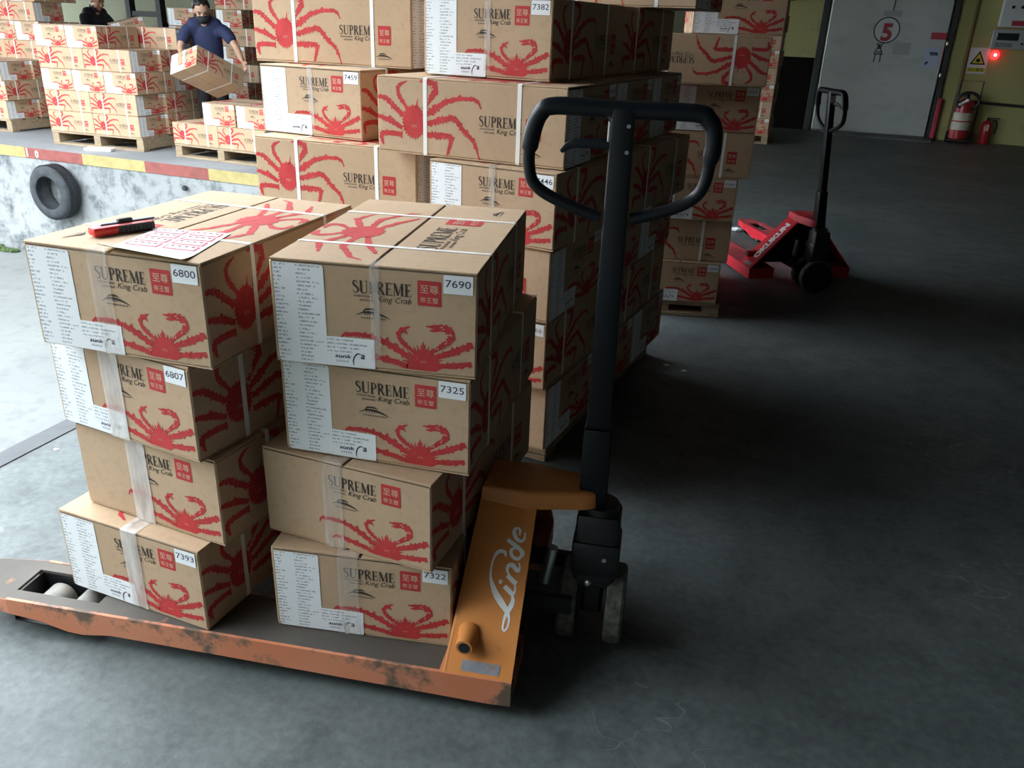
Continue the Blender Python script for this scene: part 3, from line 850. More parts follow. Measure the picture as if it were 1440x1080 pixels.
def jack(mtx, label, paint, worn, top, steer, tilt, logo, t_scale=1.0):
    J = thing('pallet_jack', label, 'pallet jack', mtx)
    for sg in (-1, 1):
        yc = sg * 0.255
        mb = MB()
        z0, z1 = 0.092, 0.1
        mb.prism([(-1.415, yc + 0.035), (-1.415, yc - 0.035), (-1.380, yc - 0.062), (-1.255, yc - 0.08), (-1.255, yc + 0.08), (-1.380, yc + 0.062)], z0, z1, 0)
        mb.box(-1.255, -1.03, yc - 0.08, yc - 0.042, z0, z1, 0); mb.box(-1.255, -1.03, yc + 0.042, yc + 0.08, z0, z1, 0)
        mb.box(-1.03, -0.165, yc - 0.08, yc + 0.08, z0, z1, 0)
        mb.box(-0.165, 0, yc - 0.08, yc + 0.08, z0, z1 + 0.0004, 1)
        prof = [(-1.255, 0.1012), (-1.255, 0.058), (-1.17, 0.05), (-1.10, 0.032), (-1.06, 0.03), (-0.98, 0.042), (-0.5, 0.038), (-0.05, 0.033), (0.0, 0.035), (0.0, 0.1012)]
        for yy in (-0.0815, 0.0735):
            y0 = yc + yy
            n = len(prof)
            mb.add([(a, y0, b) for a, b in prof] + [(a, y0 + 0.008, b) for a, b in prof], [list(range(n)), list(range(n, 2 * n))[::-1]] + [(i, n + i, n + (i + 1) % n, (i + 1) % n) for i in range(n)], 1)
            # nose skirt
            s = 1 if yy > 0 else -1
            pts = [(-1.255, yc + s * 0.0815), (-1.380, yc + s * 0.063), (-1.417, yc + s * 0.036), (-1.412, yc + s * 0.031), (-1.376, yc + s * 0.057), (-1.255, yc + s * 0.0755)]
            mb.prism(pts if s < 0 else pts[::-1], 0.058, 0.0995, 1)
        mb.prism([(-1.418, yc - 0.036), (-1.412, yc - 0.036), (-1.412, yc + 0.036), (-1.418, yc + 0.036)], 0.062, 0.0995, 1)
        mb.box(-0.006, 0, yc - 0.08, yc + 0.08, 0.035, 0.0995, 1)
        fk = mb.build('fork', [top, worn], J)
        mb = MB(); mb.box(-1.25, -1.035, yc - 0.07, yc + 0.07, 0.028, 0.031); mb.box(-1.253, -1.25, yc - 0.07, yc + 0.07, 0.028, 0.0915); mb.box(-1.25, -1.035, yc + 0.044, yc + 0.0475, 0.031, 0.092); mb.build('slot_shade_lining', ['black_metal'], fk)  # black lining added to imitate the shade inside the open slot
        for rx in (-1.192, -1.098):
            mb = MB()
            mb.lathe([(0.034, -0.036), (0.038, -0.032), (0.038, 0.032), (0.034, 0.036)], 20, 0, Matrix.Translation((rx, yc, 0.0385)) @ Matrix.Rotation(math.pi / 2, 4, 'X'))
            mb.build('load_roller', ['roller'], fk, True)
    # A-shaped bulkhead: two sloping plates and a flat cap, with folded edges
    mb = MB(); t = 0.012
    for sg in (-1, 1):
        Bo, To = (sg * 0.334, 0.1), (sg * 0.045, 0.418)
        nx = Vector((0.315, -0.289 * 1.0)); nx.normalize()
        ix, iz = -sg * abs(nx.x) * t, -abs(nx.y) * t
        xs = [(-0.155, -0.131), (0.0, 0.0)]
        vs = []
        for (xb, xt) in xs:
            vs += [(xb, Bo[0], Bo[1]), (xt, To[0], To[1]), (xt, To[0] + ix, To[1] + iz), (xb, Bo[0] + ix, Bo[1])]
        fs = [(0, 4, 5, 1), (1, 5, 6, 2), (2, 6, 7, 3), (3, 7, 4, 0), (0, 1, 2, 3), (4, 7, 6, 5)]
        mb.add(vs, fs if sg > 0 else [f[::-1] for f in fs], 0)
        # folded flange at the fork side
        fl = [(-0.157, Bo[0], Bo[1]), (-0.133, To[0], To[1]), (-0.133, To[0] + ix * 4, To[1] + iz * 4), (-0.157, Bo[0] + ix * 4, Bo[1]),
              (-0.151, Bo[0], Bo[1] + 0.001), (-0.127, To[0], To[1] + 0.001), (-0.127, To[0] + ix * 4, To[1] + iz * 4), (-0.151, Bo[0] + ix * 4, Bo[1])]
        mb.add(fl, fs, 0)
    fr = mb.build('bulkhead', [paint], J)
    mb = MB()
    mb.add([(-0.153, -0.33, 0.1), (-0.153, 0.33, 0.1), (-0.131, 0.05, 0.405), (-0.131, -0.05, 0.405), (-0.145, -0.33, 0.1), (-0.145, 0.33, 0.1), (-0.123, 0.05, 0.405), (-0.123, -0.05, 0.405)],
           [(0, 3, 2, 1), (4, 5, 6, 7), (0, 1, 5, 4), (2, 3, 7, 6), (1, 2, 6, 5), (3, 0, 4, 7)], 0)
    mb.build('back_plate', ['black_metal'], J)  # black colour stands in for the shade inside the open frame
    # capping nose plate that carries the pump
    mb = MB()
    half = [(-0.133, 0.068), (-0.02, 0.075), (0.04, 0.060), (0.10, 0.048), (0.128, 0.038), (0.143, 0.020), (0.147, 0.0)]
    poly = [(x, -y) for x, y in half] + [(x, y) for x, y in half[::-1][1:]]
    mb2 = bmesh.new()
    vs0 = [mb2.verts.new((x, y, 0.385)) for x, y in poly]; f = mb2.faces.new(vs0)
    ex = bmesh.ops.extrude_face_region(mb2, geom=[f])
    bmesh.ops.translate(mb2, verts=[v for v in ex['geom'] if isinstance(v, bmesh.types.BMVert)], vec=(0, 0, 0.046))
    bmesh.ops.recalc_face_normals(mb2, faces=mb2.faces[:])
    te = [e for e in mb2.edges if all(v.co.z > 0.42 for v in e.verts)]
    bmesh.ops.bevel(mb2, geom=te, offset=0.010, segments=3, affect='EDGES', profile=0.5)
    mb.bm(mb2, 0)
    mb.build('nose_plate', [paint], J, True)
    e_ = Vector((0, 0.289, 0.318)).normalized(); O = Vector((0, -0.334, 0.1))
    mb = MB()
    if logo == 'script':
        polys = []
        for pts, wd in LOGO.values(): polys += stroke(pts, wd, curve=4)
        polys += disc2d(-0.058, 0.2128, 0.0045, 0.0052, 14)
        for i, q in enumerate(polys): mb.flat([q], O, (1, 0, 0), e_, 0.0008 + 0.00003 * (i % 11), 0)
        name = 'lettering'
    else:
        tm = text_fit(logo, 0.285, bold=0.06, space=1.0)
        sc = 0.055 / max(b for a, b in tm[0])
        tm = ([(b * -sc - 0.035, a + 0.072) for a, b in tm[0]], tm[1])
        mb.flat_mesh(tm, O, (1, 0, 0), e_, 0.0008, 0)
        name = 'lettering'
    mb.build(name, ['white_paint'], fr)
    # side stud with a dark socket end
    c = O + Vector((-0.111, 0, 0)) + e_ * 0.088
    mb = MB(); mb.lathe([(0.026, -0.012), (0.025, 0.0), (0.0215, 0.01), (0.0205, 0.042), (0.019, 0.045)], 20, 0, Matrix.Translation(c) @ Matrix.Rotation(math.pi / 2, 4, 'X') )
    st = mb.build('stud', [paint], J, True)
    mb = MB(); mb.lathe([(0.0135, 0.044), (0.0135, 0.0462), (0.008, 0.0465)], 12, 0, Matrix.Translation(c) @ Matrix.Rotation(math.pi / 2, 4, 'X'))
    mb.build('stud_socket', ['black_metal'], st)
    mb = MB(); mb.flat([[(-0.116, 0.010), (-0.030, 0.010), (-0.030, 0.034), (-0.116, 0.034)]], O, (1, 0, 0), e_, 0.0009, 0)
    mb.build('rating_plate', ['plate_grey'], J)
    # pump and steering head
    SX = 0.145
    S = Matrix.Translation((SX, 0, 0)) @ Matrix.Rotation(steer, 4, 'Z')     # local x = operator side, y = across
    mb = MB()
    mb.bbox(-0.045, 0.05, -0.052, 0.052, 0.215, 0.372, 0.014, 0, S, 2)
    mb.bbox(-0.05, 0.058, -0.058, 0.058, 0.205, 0.30, 0.012, 0, S, 2)
    mb.lathe([(0.045, 0.36), (0.045, 0.386)], 16, 0, S)
    pm = mb.build('pump_housing', ['black_metal'], J, True)
    mb = MB(); mb.lathe([(0.006, 0), (0.006, 0.004)], 6, 0, S @ Matrix.Translation((0.058, 0.022, 0.262)) @ Matrix.Rotation(math.pi / 2, 4, 'Y')); mb.build('plug', ['chrome'], pm)
    mb = MB(); mb.bbox(-0.045, 0.045, -0.026, 0.026, 0.09, 0.215, 0.008, 0, S); mb.bbox(-0.05, 0.05, -0.05, 0.05, 0.165, 0.215, 0.01, 0, S)
    yk = mb.build('wheel_yoke', ['black_metal'], J, True)
    mb = MB(); mb.lathe([(0.009, 0), (0.009, 0.006), (0.004, 0.009)], 8, 0, S @ Matrix.Translation((0.05, -0.012, 0.185)) @ Matrix.Rotation(math.pi / 2, 4, 'Y')); mb.build('axle_bolt', ['chrome'], yk)
    for yy in (-0.058, 0.058):
        mb = MB()
        mb.lathe([(0.055, -0.022), (0.084, -0.0245), (0.095, -0.022), (0.1, -0.015), (0.1, 0.015), (0.095, 0.022), (0.084, 0.0245), (0.055, 0.022)], 32, 0,
                 S @ Matrix.Translation((0, yy, 0.1)) @ Matrix.Rotation(math.pi / 2, 4, 'X'), mats=[1, 1, 0, 0, 0, 1, 1])
        mb.build('steer_wheel', ['wheel_poly', 'black_metal'], J, True)
    mb = MB(); mb.tube([(0.03, -0.075, 0.19), (0.045, -0.075, 0.29)], 0.013, 12); mb.build('lift_ram', ['chrome'], J, True)
    for sg in (-1, 1):
        mb = MB(); mb.box(-0.12, 0.10, sg * 0.0925 - 0.0075, sg * 0.0925 + 0.0075, 0.12, 0.165); mb.build('lift_link', ['black_metal'], J)
    # drawbar: t runs up the shaft from the pivot
    Hm = Matrix.Translation((SX - 0.02, 0, 0.36)) @ Matrix.Rotation(steer, 4, 'Z') @ Matrix.Rotation(tilt, 4, 'Y')
    #   in this frame: x = towards the operator, y = across, z = up the shaft
    mb = MB()
    def taper(z0, w0, d0, z1, w1, d1, b=0.004):
        bm = bmesh.new(); bmesh.ops.create_cube(bm, size=1)
        for v in bm.verts:
            k = v.co.z + 0.5; w = w0 + (w1 - w0) * k; d = d0 + (d1 - d0) * k
            v.co = Vector((v.co.x * d, v.co.y * w, z0 + (z1 - z0) * k))
        bmesh.ops.bevel(bm, geom=bm.edges[:], offset=b, segments=2, affect='EDGES', profile=0.5)
        mb.bm(bm, 0, Hm)
    taper(0.02, 0.066, 0.055, 0.24, 0.062, 0.05, 0.006)
    taper(0.20, 0.055, 0.038, 0.938 + 0.93 * (t_scale - 1), 0.044, 0.034, 0.006)
    hs = mb.build('handle_shaft', ['handle_black'], J, True)
    dt_ = 0.93 * (t_scale - 1); pts = [(0, a, b + dt_) for a, b in LOOP]
    sm = [tuple(float(q) for q in p) for p in catmull(pts, 4)]
    rad = []
    for p in sm: rad.append(0.0118 if p[2] < 0.845 + dt_ else 0.0165 if p[2] > 0.852 + dt_ else 0.0118 + (p[2] - dt_ - 0.845) / 0.007 * 0.0047)
    mb = MB(); mb.tube(sm, rad, 14, 0, False, True, Hm, up=(1, 0, 0)); mb.build('handle_loop', ['handle_black'], J, True)
    mb = MB()
    Hm = Hm @ Matrix.Translation((0, 0, dt_))
    lv = [(0.005, -0.02, 0.868), (0.005, -0.06, 0.868), (0.005, -0.088, 0.866), (0.006, -0.103, 0.860), (0.008, -0.114, 0.849)]
    mb.tube(lv, [0.011, 0.0105, 0.009, 0.007, 0.004], 10, 0, mtx=Hm, flat=(1.0, 0.6), up=(0, 0, 1)); mb.build('lift_lever', ['handle_black'], J, True)
    mb = MB(); mb.bbox(-0.012, 0.012, -0.027, -0.021, 0.872, 0.912, 0.002, 0, Hm); mb.build('lever_bracket', ['chrome'], hs)
    for zz, yy in ((0.905, 0.012), (0.857, 0.012)):
        mb = MB(); mb.lathe([(0.004, 0), (0.004, 0.002)], 8, 0, Hm @ Matrix.Translation((0.0165, yy, zz)) @ Matrix.Rotation(math.pi / 2, 4, 'Y'))
        mb.build('screw', ['plate_grey'], hs)
    return J


jack(TR(-0.215, 1.70, 0, 0.0), 'orange pallet jack in front, loaded with eight crab cartons, black loop handle upright', 'orange', 'orange_worn', 'fork_top',
     -math.pi / 2, math.radians(5.5), 'script')
jack(TR(0.884, 5.235, 0, math.radians(-70)), 'bright red empty pallet jack with white lettering on the dark floor at right', 'red', 'red', 'red_top',
     math.radians(86), math.radians(-5), 'OKUKUN', 0.85)

# ------------------------------------------------------------------ carton stacks
G1 = 'crab cartons on the orange pallet jack'
z0 = 0.1014
def jz(k): return z0 + k * HS
RIGHT = [('R4', -0.793, 1.430, 0.037, 0, 'e', '7322', True, 2, 'carton numbered 7322, bottom of the right-hand pile on the orange pallet jack'),
         ('R3', -0.824, 1.491, -0.182, 1, 'E', '', False, 2, 'carton without a label, second from bottom in right-hand pile, twisted on the orange jack'),
         ('R2', -0.762, 1.491, -0.059, 2, 'e', '7325', True, 0, 'carton numbered 7325, second from top of the right-hand pile on the orange jack'),
         ('R1', -0.752, 1.459, 0.022, 3, 'e', '7690', True, 3, 'carton numbered 7690 with strapped lid, top of the right-hand pile on the orange jack'),
         ('L4', -1.351, 1.453, -0.197, 0, 'e', '7393', True, 1, 'carton numbered 7393, bottom of the left-hand pile on the orange pallet jack'),
         ('L3', -1.296, 1.498, -0.234, 1, 'E', '', False, 4, 'carton without a label, second from bottom in the left-hand pile on the orange jack'),
         ('L2', -1.314, 1.492, -0.269, 2, 'e', '6807', True, 4, 'carton numbered 6807, second from top of the left-hand pile on the orange jack'),
         ('L1', -1.267, 1.422, -0.113, 3, 'e', '6800', True, 2, 'carton numbered 6800 with sticker sheet and cutter on its lid, top of left-hand pile')]
for n, x, y, a, k, kind, num, ship, tape, lab in RIGHT:
    if n == 'L1':
        # this one stands the other way round, its label on the opposite end
        c = Matrix.Rotation(a, 4, 'Z') @ Vector((W / 2, L / 2, 0)); m = TR(x + c.x, y + c.y, jz(k), a + math.pi)
        o = thing('carton', lab, 'carton', m, G1)
        link('body', ME_BODY, o)
        for yy in (-0.163, 0.141): link('strap', ME_STRAP, o, Matrix.Translation((0, yy, 0)))
        T180 = Matrix.Rotation(math.pi, 4, 'Z')
        link('shipping_label', ME_LABEL, o, T180); link('number_sticker', sticker_mesh(num), o, T180); link('packing_tape', ME_TAPE[2], o, T180)
    else:
        carton(x, y, jz(k), a, kind, lab, G1, number=num, shipping=ship, tape=tape)

ORD = ['bottom', 'second', 'third', 'fourth', 'fifth', 'sixth', 'seventh', 'eighth', 'ninth']
def ordrow(i): return 'bottom row' if i == 0 else ORD[i] + ' row up'
DEEP = ['at the front', 'second from the front', 'at the back']


def column(x, y, z, yaw, kind, count, lab, group, numbers=None, jit=0.006, **k):
    """count cartons one behind the other"""
    step = (L if kind in 'eE' else W) + 0.005
    for i in range(count):
        dx, dy = -math.sin(yaw) * step * i, math.cos(yaw) * step * i
        where = DEEP[i] if count == 3 else ['at the front', 'at the back'][i] if count == 2 else 'at the front'
        carton(x + dx, y + dy, z, yaw, kind, '%s, %s' % (lab, where), group, number=(numbers if i == 0 and numbers else ''), tape=(3 if i == 0 and kind == 'e' and numbers else 0), **k)


# large stack close behind the jack
GB = 'crab cartons in the large stack behind the jack handle'
BR = [(-0.889, 2.495, -0.27, 'l'), (-0.711, 2.421, -0.27, 'e'), (-0.896, 2.465, -0.27, 'l'), (-0.698, 2.413, -0.306, 'e'), (-0.882, 2.488, -0.24, 'l'), (-0.766, 2.598, -0.265, 'e')]
BL = [(-1.36, 2.76, -0.25, 'e'), (-1.38, 2.68, -0.22, 'l'), (-1.40, 2.77, -0.25, 'e'), (-1.389, 2.67, -0.18, 'l'), (-1.406, 2.784, -0.277, 'e'), (-1.477, 2.907, -0.167, 'l')]
zb = 0.1633
for side, rows in (('right', BR), ('left', BL)):
    for i, (x, y, a, kind) in enumerate(rows):
        num = {('right', 3): '7446', ('right', 5): '7382', ('left', 4): '7459'}.get((side, i), '')
        lab = 'carton%s, %s, %s half of big stack behind handle' % (' numbered ' + num if num else '', ordrow(i), side)
        if side == 'left' and kind == 'l' : kk = 'l'
        else: kk = kind
        column(x, y, zb + i * HS, a, kk, 2 if kind == 'e' else 3, lab, GB, num)
c = Matrix.Rotation(-0.25, 4, 'Z') @ Vector((0.10, 1.24 - W, 0))
carton(BR[5][0] + c.x - 0.09, BR[5][1] + c.y, zb + 6 * HS, -0.25, 'l', 'single crab carton lying on top of the big stack behind the handle, near its back', GB)
pallet(TR(-1.37, 2.83, 0, -0.26), 1.09, 1.22, 'wooden pallet under the big stack close behind the orange jack', h=0.16)

# tall stack behind it, to the right of the handle
GC = 'crab cartons in the tall stack right of the handle'
CC = [(-0.086, 4.344, 'e'), (-0.249, 4.354, 'l'), (-0.059, 4.340, 'e'), (-0.202, 4.334, 'l'), (-0.012, 4.345, 'e'), (-0.198, 4.216, 'l'), (0.044, 4.279, 'e')]
zc = 0.0839
for i, (x, y, kind) in enumerate(CC):
    lab = 'carton in tall stack right of handle, %s' % ordrow(i)
    column(x, y, zc + i * HS, 0.057, 'l' if kind == 'l' else 'e', 1 if kind == 'e' else 2, lab, GC, upside=(i == 5))
pallet(TR(-0.27, 4.345, 0, 0.057), 0.63, 0.86, 'low wooden pallet under the tall stack right of the jack handle', h=0.082)

# far stack by the back wall
GD = 'crab cartons in the far stack by the dark wall'
for i in range(9):
    kind = 'el'[i % 2]
    x = 0.93 - (L - W if kind == 'l' else 0)
    carton(x, 12.6 + 0.01 * (i % 3), 0.13 + i * HS, -0.2, kind, 'carton in far stack by the dark wall, %s' % ordrow(i), GD)
pallet(TR(0.71, 12.66, 0, -0.2), 0.66, 0.7, 'wooden pallet under the far stack near the dark back wall', h=0.128)


# dock stacks
def place(S, lx, ly): v = S @ Vector((lx, ly, 0)); return v.x, v.y
g = 0.004
GF = 'crab cartons in the middle stack on the far platform'
SF = TR(-6.93, 8.55, 0, -0.128); zf = 0.152
ROWS = {0: 'A', 1: 'A', 2: 'B', 3: 'A', 4: 'C'}
def left_of(i, n): return (['left', 'right'] if n == 2 else ['left', 'middle', 'right'])[i]
for r in range(5):
    t = ROWS[r]
    if t == 'A':
        items = [(i * (L + g), 0, 'l', 'front %s' % left_of(i, 2)) for i in range(2)] + [(i * (W + g), W + g, 'e', 'rear %s' % left_of(i, 3)) for i in range(3)]
    elif t == 'B':
        items = [(i * (W + g), 0, 'e', 'front %s' % left_of(i, 3)) for i in range(3)] + [(i * (L + g), L + g, 'l', 'rear %s' % left_of(i, 2)) for i in range(2)]
    else:
        items = [(i * (W + g), 0, 'e', 'front %s' % left_of(i, 3)) for i in range(2)] + [(L + g + 0.10, L + g + 0.03, 'l', 'rear right')]
    for lx, ly, kind, pos in items:
        x, y = place(SF, lx, ly)
        carton(x, y, zf + r * HS, -0.128, kind, 'carton in middle far-platform stack, %s, %s' % (ordrow(r), pos), GF)
pallet(SF @ Matrix.Translation((0, 0, 0)), 1.25, 1.05, 'wooden pallet under the middle carton stack on the far platform')
GG = 'crab cartons on the low pallet by the platform edge'
SG = TR(-5.222, 8.255, 0, -0.237); zg = 0.142
for lx, ly, kind, r, pos in [(0, 0, 'l', 0, 'front left'), (L + g, 0, 'l', 0, 'front right'), (0, W + g, 'e', 0, 'rear left'), (W + g, W + g, 'e', 0, 'rear middle'), (2 * W + 2 * g, W + g, 'e', 0, 'rear right'),
                             (0.43, 0.015, 'e', 1, 'left'), (0.43 + W + 0.02, 0.015, 'e', 1, 'right')]:
    x, y = place(SG, lx, ly)
    carton(x, y, zg + r * HS, -0.237, kind, 'carton on low pallet by platform edge, %s, %s' % ('bottom row' if r == 0 else 'top row', pos), GG)
pallet(SG, 1.25, 1.05, 'wooden pallet with only two rows of cartons by the platform edge', h=0.14)

GE = 'crab cartons in the stack at the left edge'
SE = TR(-7.97 - 1.25 * 0.98, 9.16 + 1.25 * 0.2, 0, -0.2); ze = 0.152
for r in range(7):
    set_back = 0.0 if r < 3 else 0.62
    zz = ze + r * HS
    rr = r if r < 3 else r + 1
    if rr % 2 == 0:
        items = [(i * (L + g), 0, 'l', 'front %s' % left_of(i, 2)) for i in range(2)]
        if r < 3: items += [(i * (W + g), W + g, 'e', 'rear %s' % left_of(i, 3)) for i in range(3)]
    else:
        items = [(i * (W + g), 0, 'e', 'front %s' % left_of(i, 3)) for i in range(0 if r < 3 else 1, 3)]
        if r < 3: items += [(i * (L + g), L + g, 'l', 'rear %s' % left_of(i, 2)) for i in range(2)]
    for lx, ly, kind, pos in items:
        x, y = place(SE, lx, ly + set_back)
        carton(x, y, zz, -0.2, kind, 'carton in left-edge platform stack, %s, %s' % (ordrow(r), pos), GE)
pallet(SE, 1.25, 1.5, 'wooden pallet under the carton stack at the left edge of the photo')

GH = 'crab cartons in the dim stack behind the man'
for r in range(6):
    carton(-6.95, 11.2, 0.152 + r * HS, -0.12, 'e', 'carton in narrow pile between middle platform stack and navy-shirted man, %s' % ordrow(r), 'crab cartons in the narrow pile beside the man')
pallet(TR(-6.97, 11.2, 0, -0.12), 0.46, 0.66, 'small wooden pallet under the narrow carton pile beside the man')
SH = TR(-6.09, 10.95, 0, -0.2)
for r in range(8):
    kind = 'le'[r % 2]
    for i in range(1):
        x, y = place(SH, 0, 0)
        carton(x, y, 0.152 + r * HS, -0.2, kind, 'carton in dim stack behind the navy-shirted man, %s' % ordrow(r), GH)
pallet(SH, 0.64, 0.64, 'wooden pallet under the dim stack behind the man')


# ------------------------------------------------------------------ cold store door and fixtures on the back wall
def wall_m(x, z=0.0, off=0.0):
    """frame on the back wall: local x along the wall, local z up, local -y into the room"""
    a = math.atan(-0.2126)
    return Matrix.Translation((x, wall_y(x), z)) @ Matrix.Rotation(a, 4, 'Z') @ Matrix.Translation((0, -off, 0))


DM = wall_m(2.30)
D1 = bpy.data.objects.new('door_1', None); COL.objects.link(D1); D1.matrix_world = DM; D1['kind'] = 'structure'
D1['label'] = 'wide brushed steel cold store door with a round sign'
mb = MB(); mb.bbox(0.0, 1.72, -0.10, -0.02, 0.03, 2.6, 0.008); mb.build('door_panel', ['steel_door'], D1)
for x0, x1 in ((-0.13, -0.03), (1.74, 1.82)):
    mb = MB(); mb.bbox(x0, x1, -0.07, 0.0, 0.0, 2.7, 0.006); mb.build('door_frame', ['dark_steel'], D1)
mb = MB(); mb.bbox(1.80, 1.86, -0.11, -0.05, 0.0, 0.62, 0.008); mb.build('door_guard', ['sign_red'], D1)['label'] = 'dark red guard at the foot of the frame'
for zz in (0.93, 1.38):
    mb = MB(); mb.bbox(1.735, 1.765, -0.13, -0.1, zz, zz + 0.05, 0.004); mb.build('hinge_catch', ['chrome'], D1)
mb = MB(); mb.bbox(0.77, 1.03, -0.125, -0.1, 1.76, 1.84, 0.006); mb.build('door_handle', ['box_grey'], D1)
mb = MB(); mb.tube([(0.90, -0.112, 1.84), (0.905, -0.112, 2.2)], 0.008, 8); mb.build('pull_rod', ['dark_steel'], D1)
mb = MB()
mb.lathe([(0.19, 0), (0.19, 0.004)], 40, 0, Matrix.Translation((0.86, -0.1, 1.565)) @ Matrix.Rotation(math.pi / 2, 4, 'X'))
mb.lathe([(0.172, 0.004), (0.172, 0.006)], 40, 1, Matrix.Translation((0.86, -0.1, 1.565)) @ Matrix.Rotation(math.pi / 2, 4, 'X'))
f5 = text_fit('5', 0.155, bold=0.035); h5 = max(b for a, b in f5[0])
mb.flat_mesh(f5, (0.79, -0.1062, 1.565 - h5 * 0.62), (1, 0, 0), (0, 0, 1), 0.001, 2, 1.0)
mb.build('number_sign', ['dark_steel', 'sign_white', 'sign_red'], D1)['label'] = 'round white sign with a red number 5'
mb = MB()
for q in ([(0.80, 1.36), (0.74, 1.22)], [(0.80, 1.36), (0.86, 1.22)], [(0.74, 1.22), (0.87, 1.22)], [(0.78, 1.30), (0.83, 1.30)], [(0.765, 1.22), (0.755, 1.10)], [(0.84, 1.22), (0.845, 1.10)], [(0.80, 1.38), (0.80, 1.30)], [(0.76, 1.38), (0.80, 1.30)], [(0.85, 1.38), (0.81, 1.30)], [(0.77, 1.25), (0.84, 1.25)]):
    mb.flat(stroke(q, 0.018), (0, -0.1, 0), (1, 0, 0), (0, 0, 1), 0.002, 0)
mb.build('stencil_emblem', ['dark_steel'], D1)
mb = MB(); mb.bbox(1.00, 1.25, -0.104, -0.1, 1.22, 1.40, 0.001); mb.build('blank_plate', ['box_grey'], D1)
mb = MB(); mb.bbox(1.50, 1.72, -0.103, -0.1, 1.46, 1.555, 0.001); mb.build('red_notice', ['sign_red'], D1)
mb = MB(); mb.box(1.46, 1.68, -0.103, -0.1, 1.06, 1.34, 0)
for k in range(4): mb.flat(stroke([(1.54 + 0.03 * k, 1.28), (1.56 + 0.028 * k, 1.23)], 0.02), (0, -0.103, 0), (1, 0, 0), (0, 0, 1), 0.001, 1)
mb.flat(stroke([(1.50, 1.10), (1.53, 1.14)], 0.03), (0, -0.103, 0), (1, 0, 0), (0, 0, 1), 0.001, 1)
mb.flat(stroke([(1.54, 1.27), (1.65, 1.26)], 0.015), (0, -0.103, 0), (1, 0, 0), (0, 0, 1), 0.001, 1)
mb.build('paper_notice', ['sign_blue', 'digit'], D1)
mb = MB(); mb.prism([(0.42, -0.62), (1.80, -0.62), (1.80, -0.02), (0.1, -0.02)], 0.0, 0.03, 0); o = mb.build('door_sill', ['floor'], D1)

# left part: a dark green door far behind the man
D2 = bpy.data.objects.new('door_2', None); COL.objects.link(D2); D2.matrix_world = wall_m(-9.6); D2['kind'] = 'structure'
mb = MB(); mb.bbox(0, 3.6, -0.1, -0.02, 0.0, 2.7, 0.01); mb.build('door_panel', ['dark_green'], D2)
mb = MB()
ring = [(0.17 * math.cos(2 * math.pi * i / 28), -0.108, 0.17 * math.sin(2 * math.pi * i / 28)) for i in range(28)]
mb.tube(ring, 0.018, 8, 0, True, mtx=Matrix.Translation((1.5, 0, 1.93))); mb.build('sign_ring', ['sign_white'], D2)

# pipes on the yellow wall
def pipe(name, pts, r, label, mat='dark_steel'):
    mb = MB(); mb.tube(pts, r, 8); o = mb.build(name, [mat], None, True); return tag(o, label, 'pipe')
def wp(x, z, off=0.03): return (x + 0.0, wall_y(x) - off, z)
M['conduit'] = simple('ochre_painted_conduit', (0.20, 0.14, 0.05), 0.6)
pipe('conduit', [wp(4.29, 0.0), wp(4.30, 0.9), wp(4.295, 2.0), wp(4.30, 3.15)], 0.022, 'ochre upright conduit on the yellow wall right of the steel door', 'conduit')
pipe('wall_pipe', [wp(4.37, 0.60), wp(5.5, 0.56), wp(7.5, 0.52)], 0.022, 'dark level pipe along the yellow wall behind the extinguishers')
pipe('overhead_cable', [wp(0.9, 1.98, 0.3), wp(1.5, 1.93, 0.25), wp(2.1, 2.02, 0.12)], 0.012, 'black cable hanging across the yellow wall left of the steel door', 'black_metal')

# warning sign
ws = thing('warning_sign', 'white warning sign with yellow triangle on the yellow wall by the red lamp', 'sign', wall_m(4.345, 1.0))
mb = MB(); mb.bbox(0, 0.27, -0.012, 0, 0.0, 0.37, 0.002); mb.build('sign_board', ['sign_white'], ws)
mb = MB()
mb.flat([[(0.03, 0.13), (0.245, 0.13), (0.137, 0.325)]], (0, -0.012, 0), (1, 0, 0), (0, 0, 1), 0.001, 0)
mb.flat([[(0.06, 0.148), (0.215, 0.148), (0.137, 0.288)]], (0, -0.012, 0), (1, 0, 0), (0, 0, 1), 0.002, 1)
mb.flat(disc2d(0.137, 0.19, 0.028, 0.026, 12, 0.3), (0, -0.012, 0), (1, 0, 0), (0, 0, 1), 0.003, 0)
mb.flat([[(0.015, 0.025), (0.255, 0.025), (0.255, 0.085), (0.015, 0.085)]], (0, -0.012, 0), (1, 0, 0), (0, 0, 1), 0.001, 1)
mb.flat_mesh(text_fit('当心触电', 0.21), (0.03, -0.012, 0.033), (1, 0, 0), (0, 0, 1), 0.002, 0)
mb.build('sign_print', ['screen', 'sign_yellow'], ws)

# control boxes
cb = thing('control_box', 'white meter box with gauges at the top right of the yellow wall', 'control box', wall_m(4.62, 1.66))
mb = MB(); mb.bbox(0, 0.62, -0.18, 0, 0.0, 0.62, 0.01); mb.build('box_body', ['sign_white'], cb)
for x in (0.13, 0.25, 0.37):
    mb = MB(); mb.lathe([(0.022, 0), (0.022, 0.02), (0.014, 0.026)], 12, 0, Matrix.Translation((x, -0.18, 0.27)) @ Matrix.Rotation(math.pi / 2, 4, 'X')); mb.build('switch_knob', ['screen'], cb, True)
mb = MB(); mb.box(0.07, 0.15, -0.183, -0.179, 0.02, 0.09, 0); mb.box(0.16, 0.36, -0.183, -0.179, 0.02, 0.09, 1); mb.build('name_strip', ['sign_white', 'sign_red'], cb)
cb = thing('controller_unit', 'grey controller with a dark display under the white meter box', 'control box', wall_m(4.58, 1.36, 0.04))
mb = MB(); mb.bbox(0, 0.64, -0.14, 0, 0.0, 0.27, 0.01); mb.build('box_body', ['box_grey'], cb)
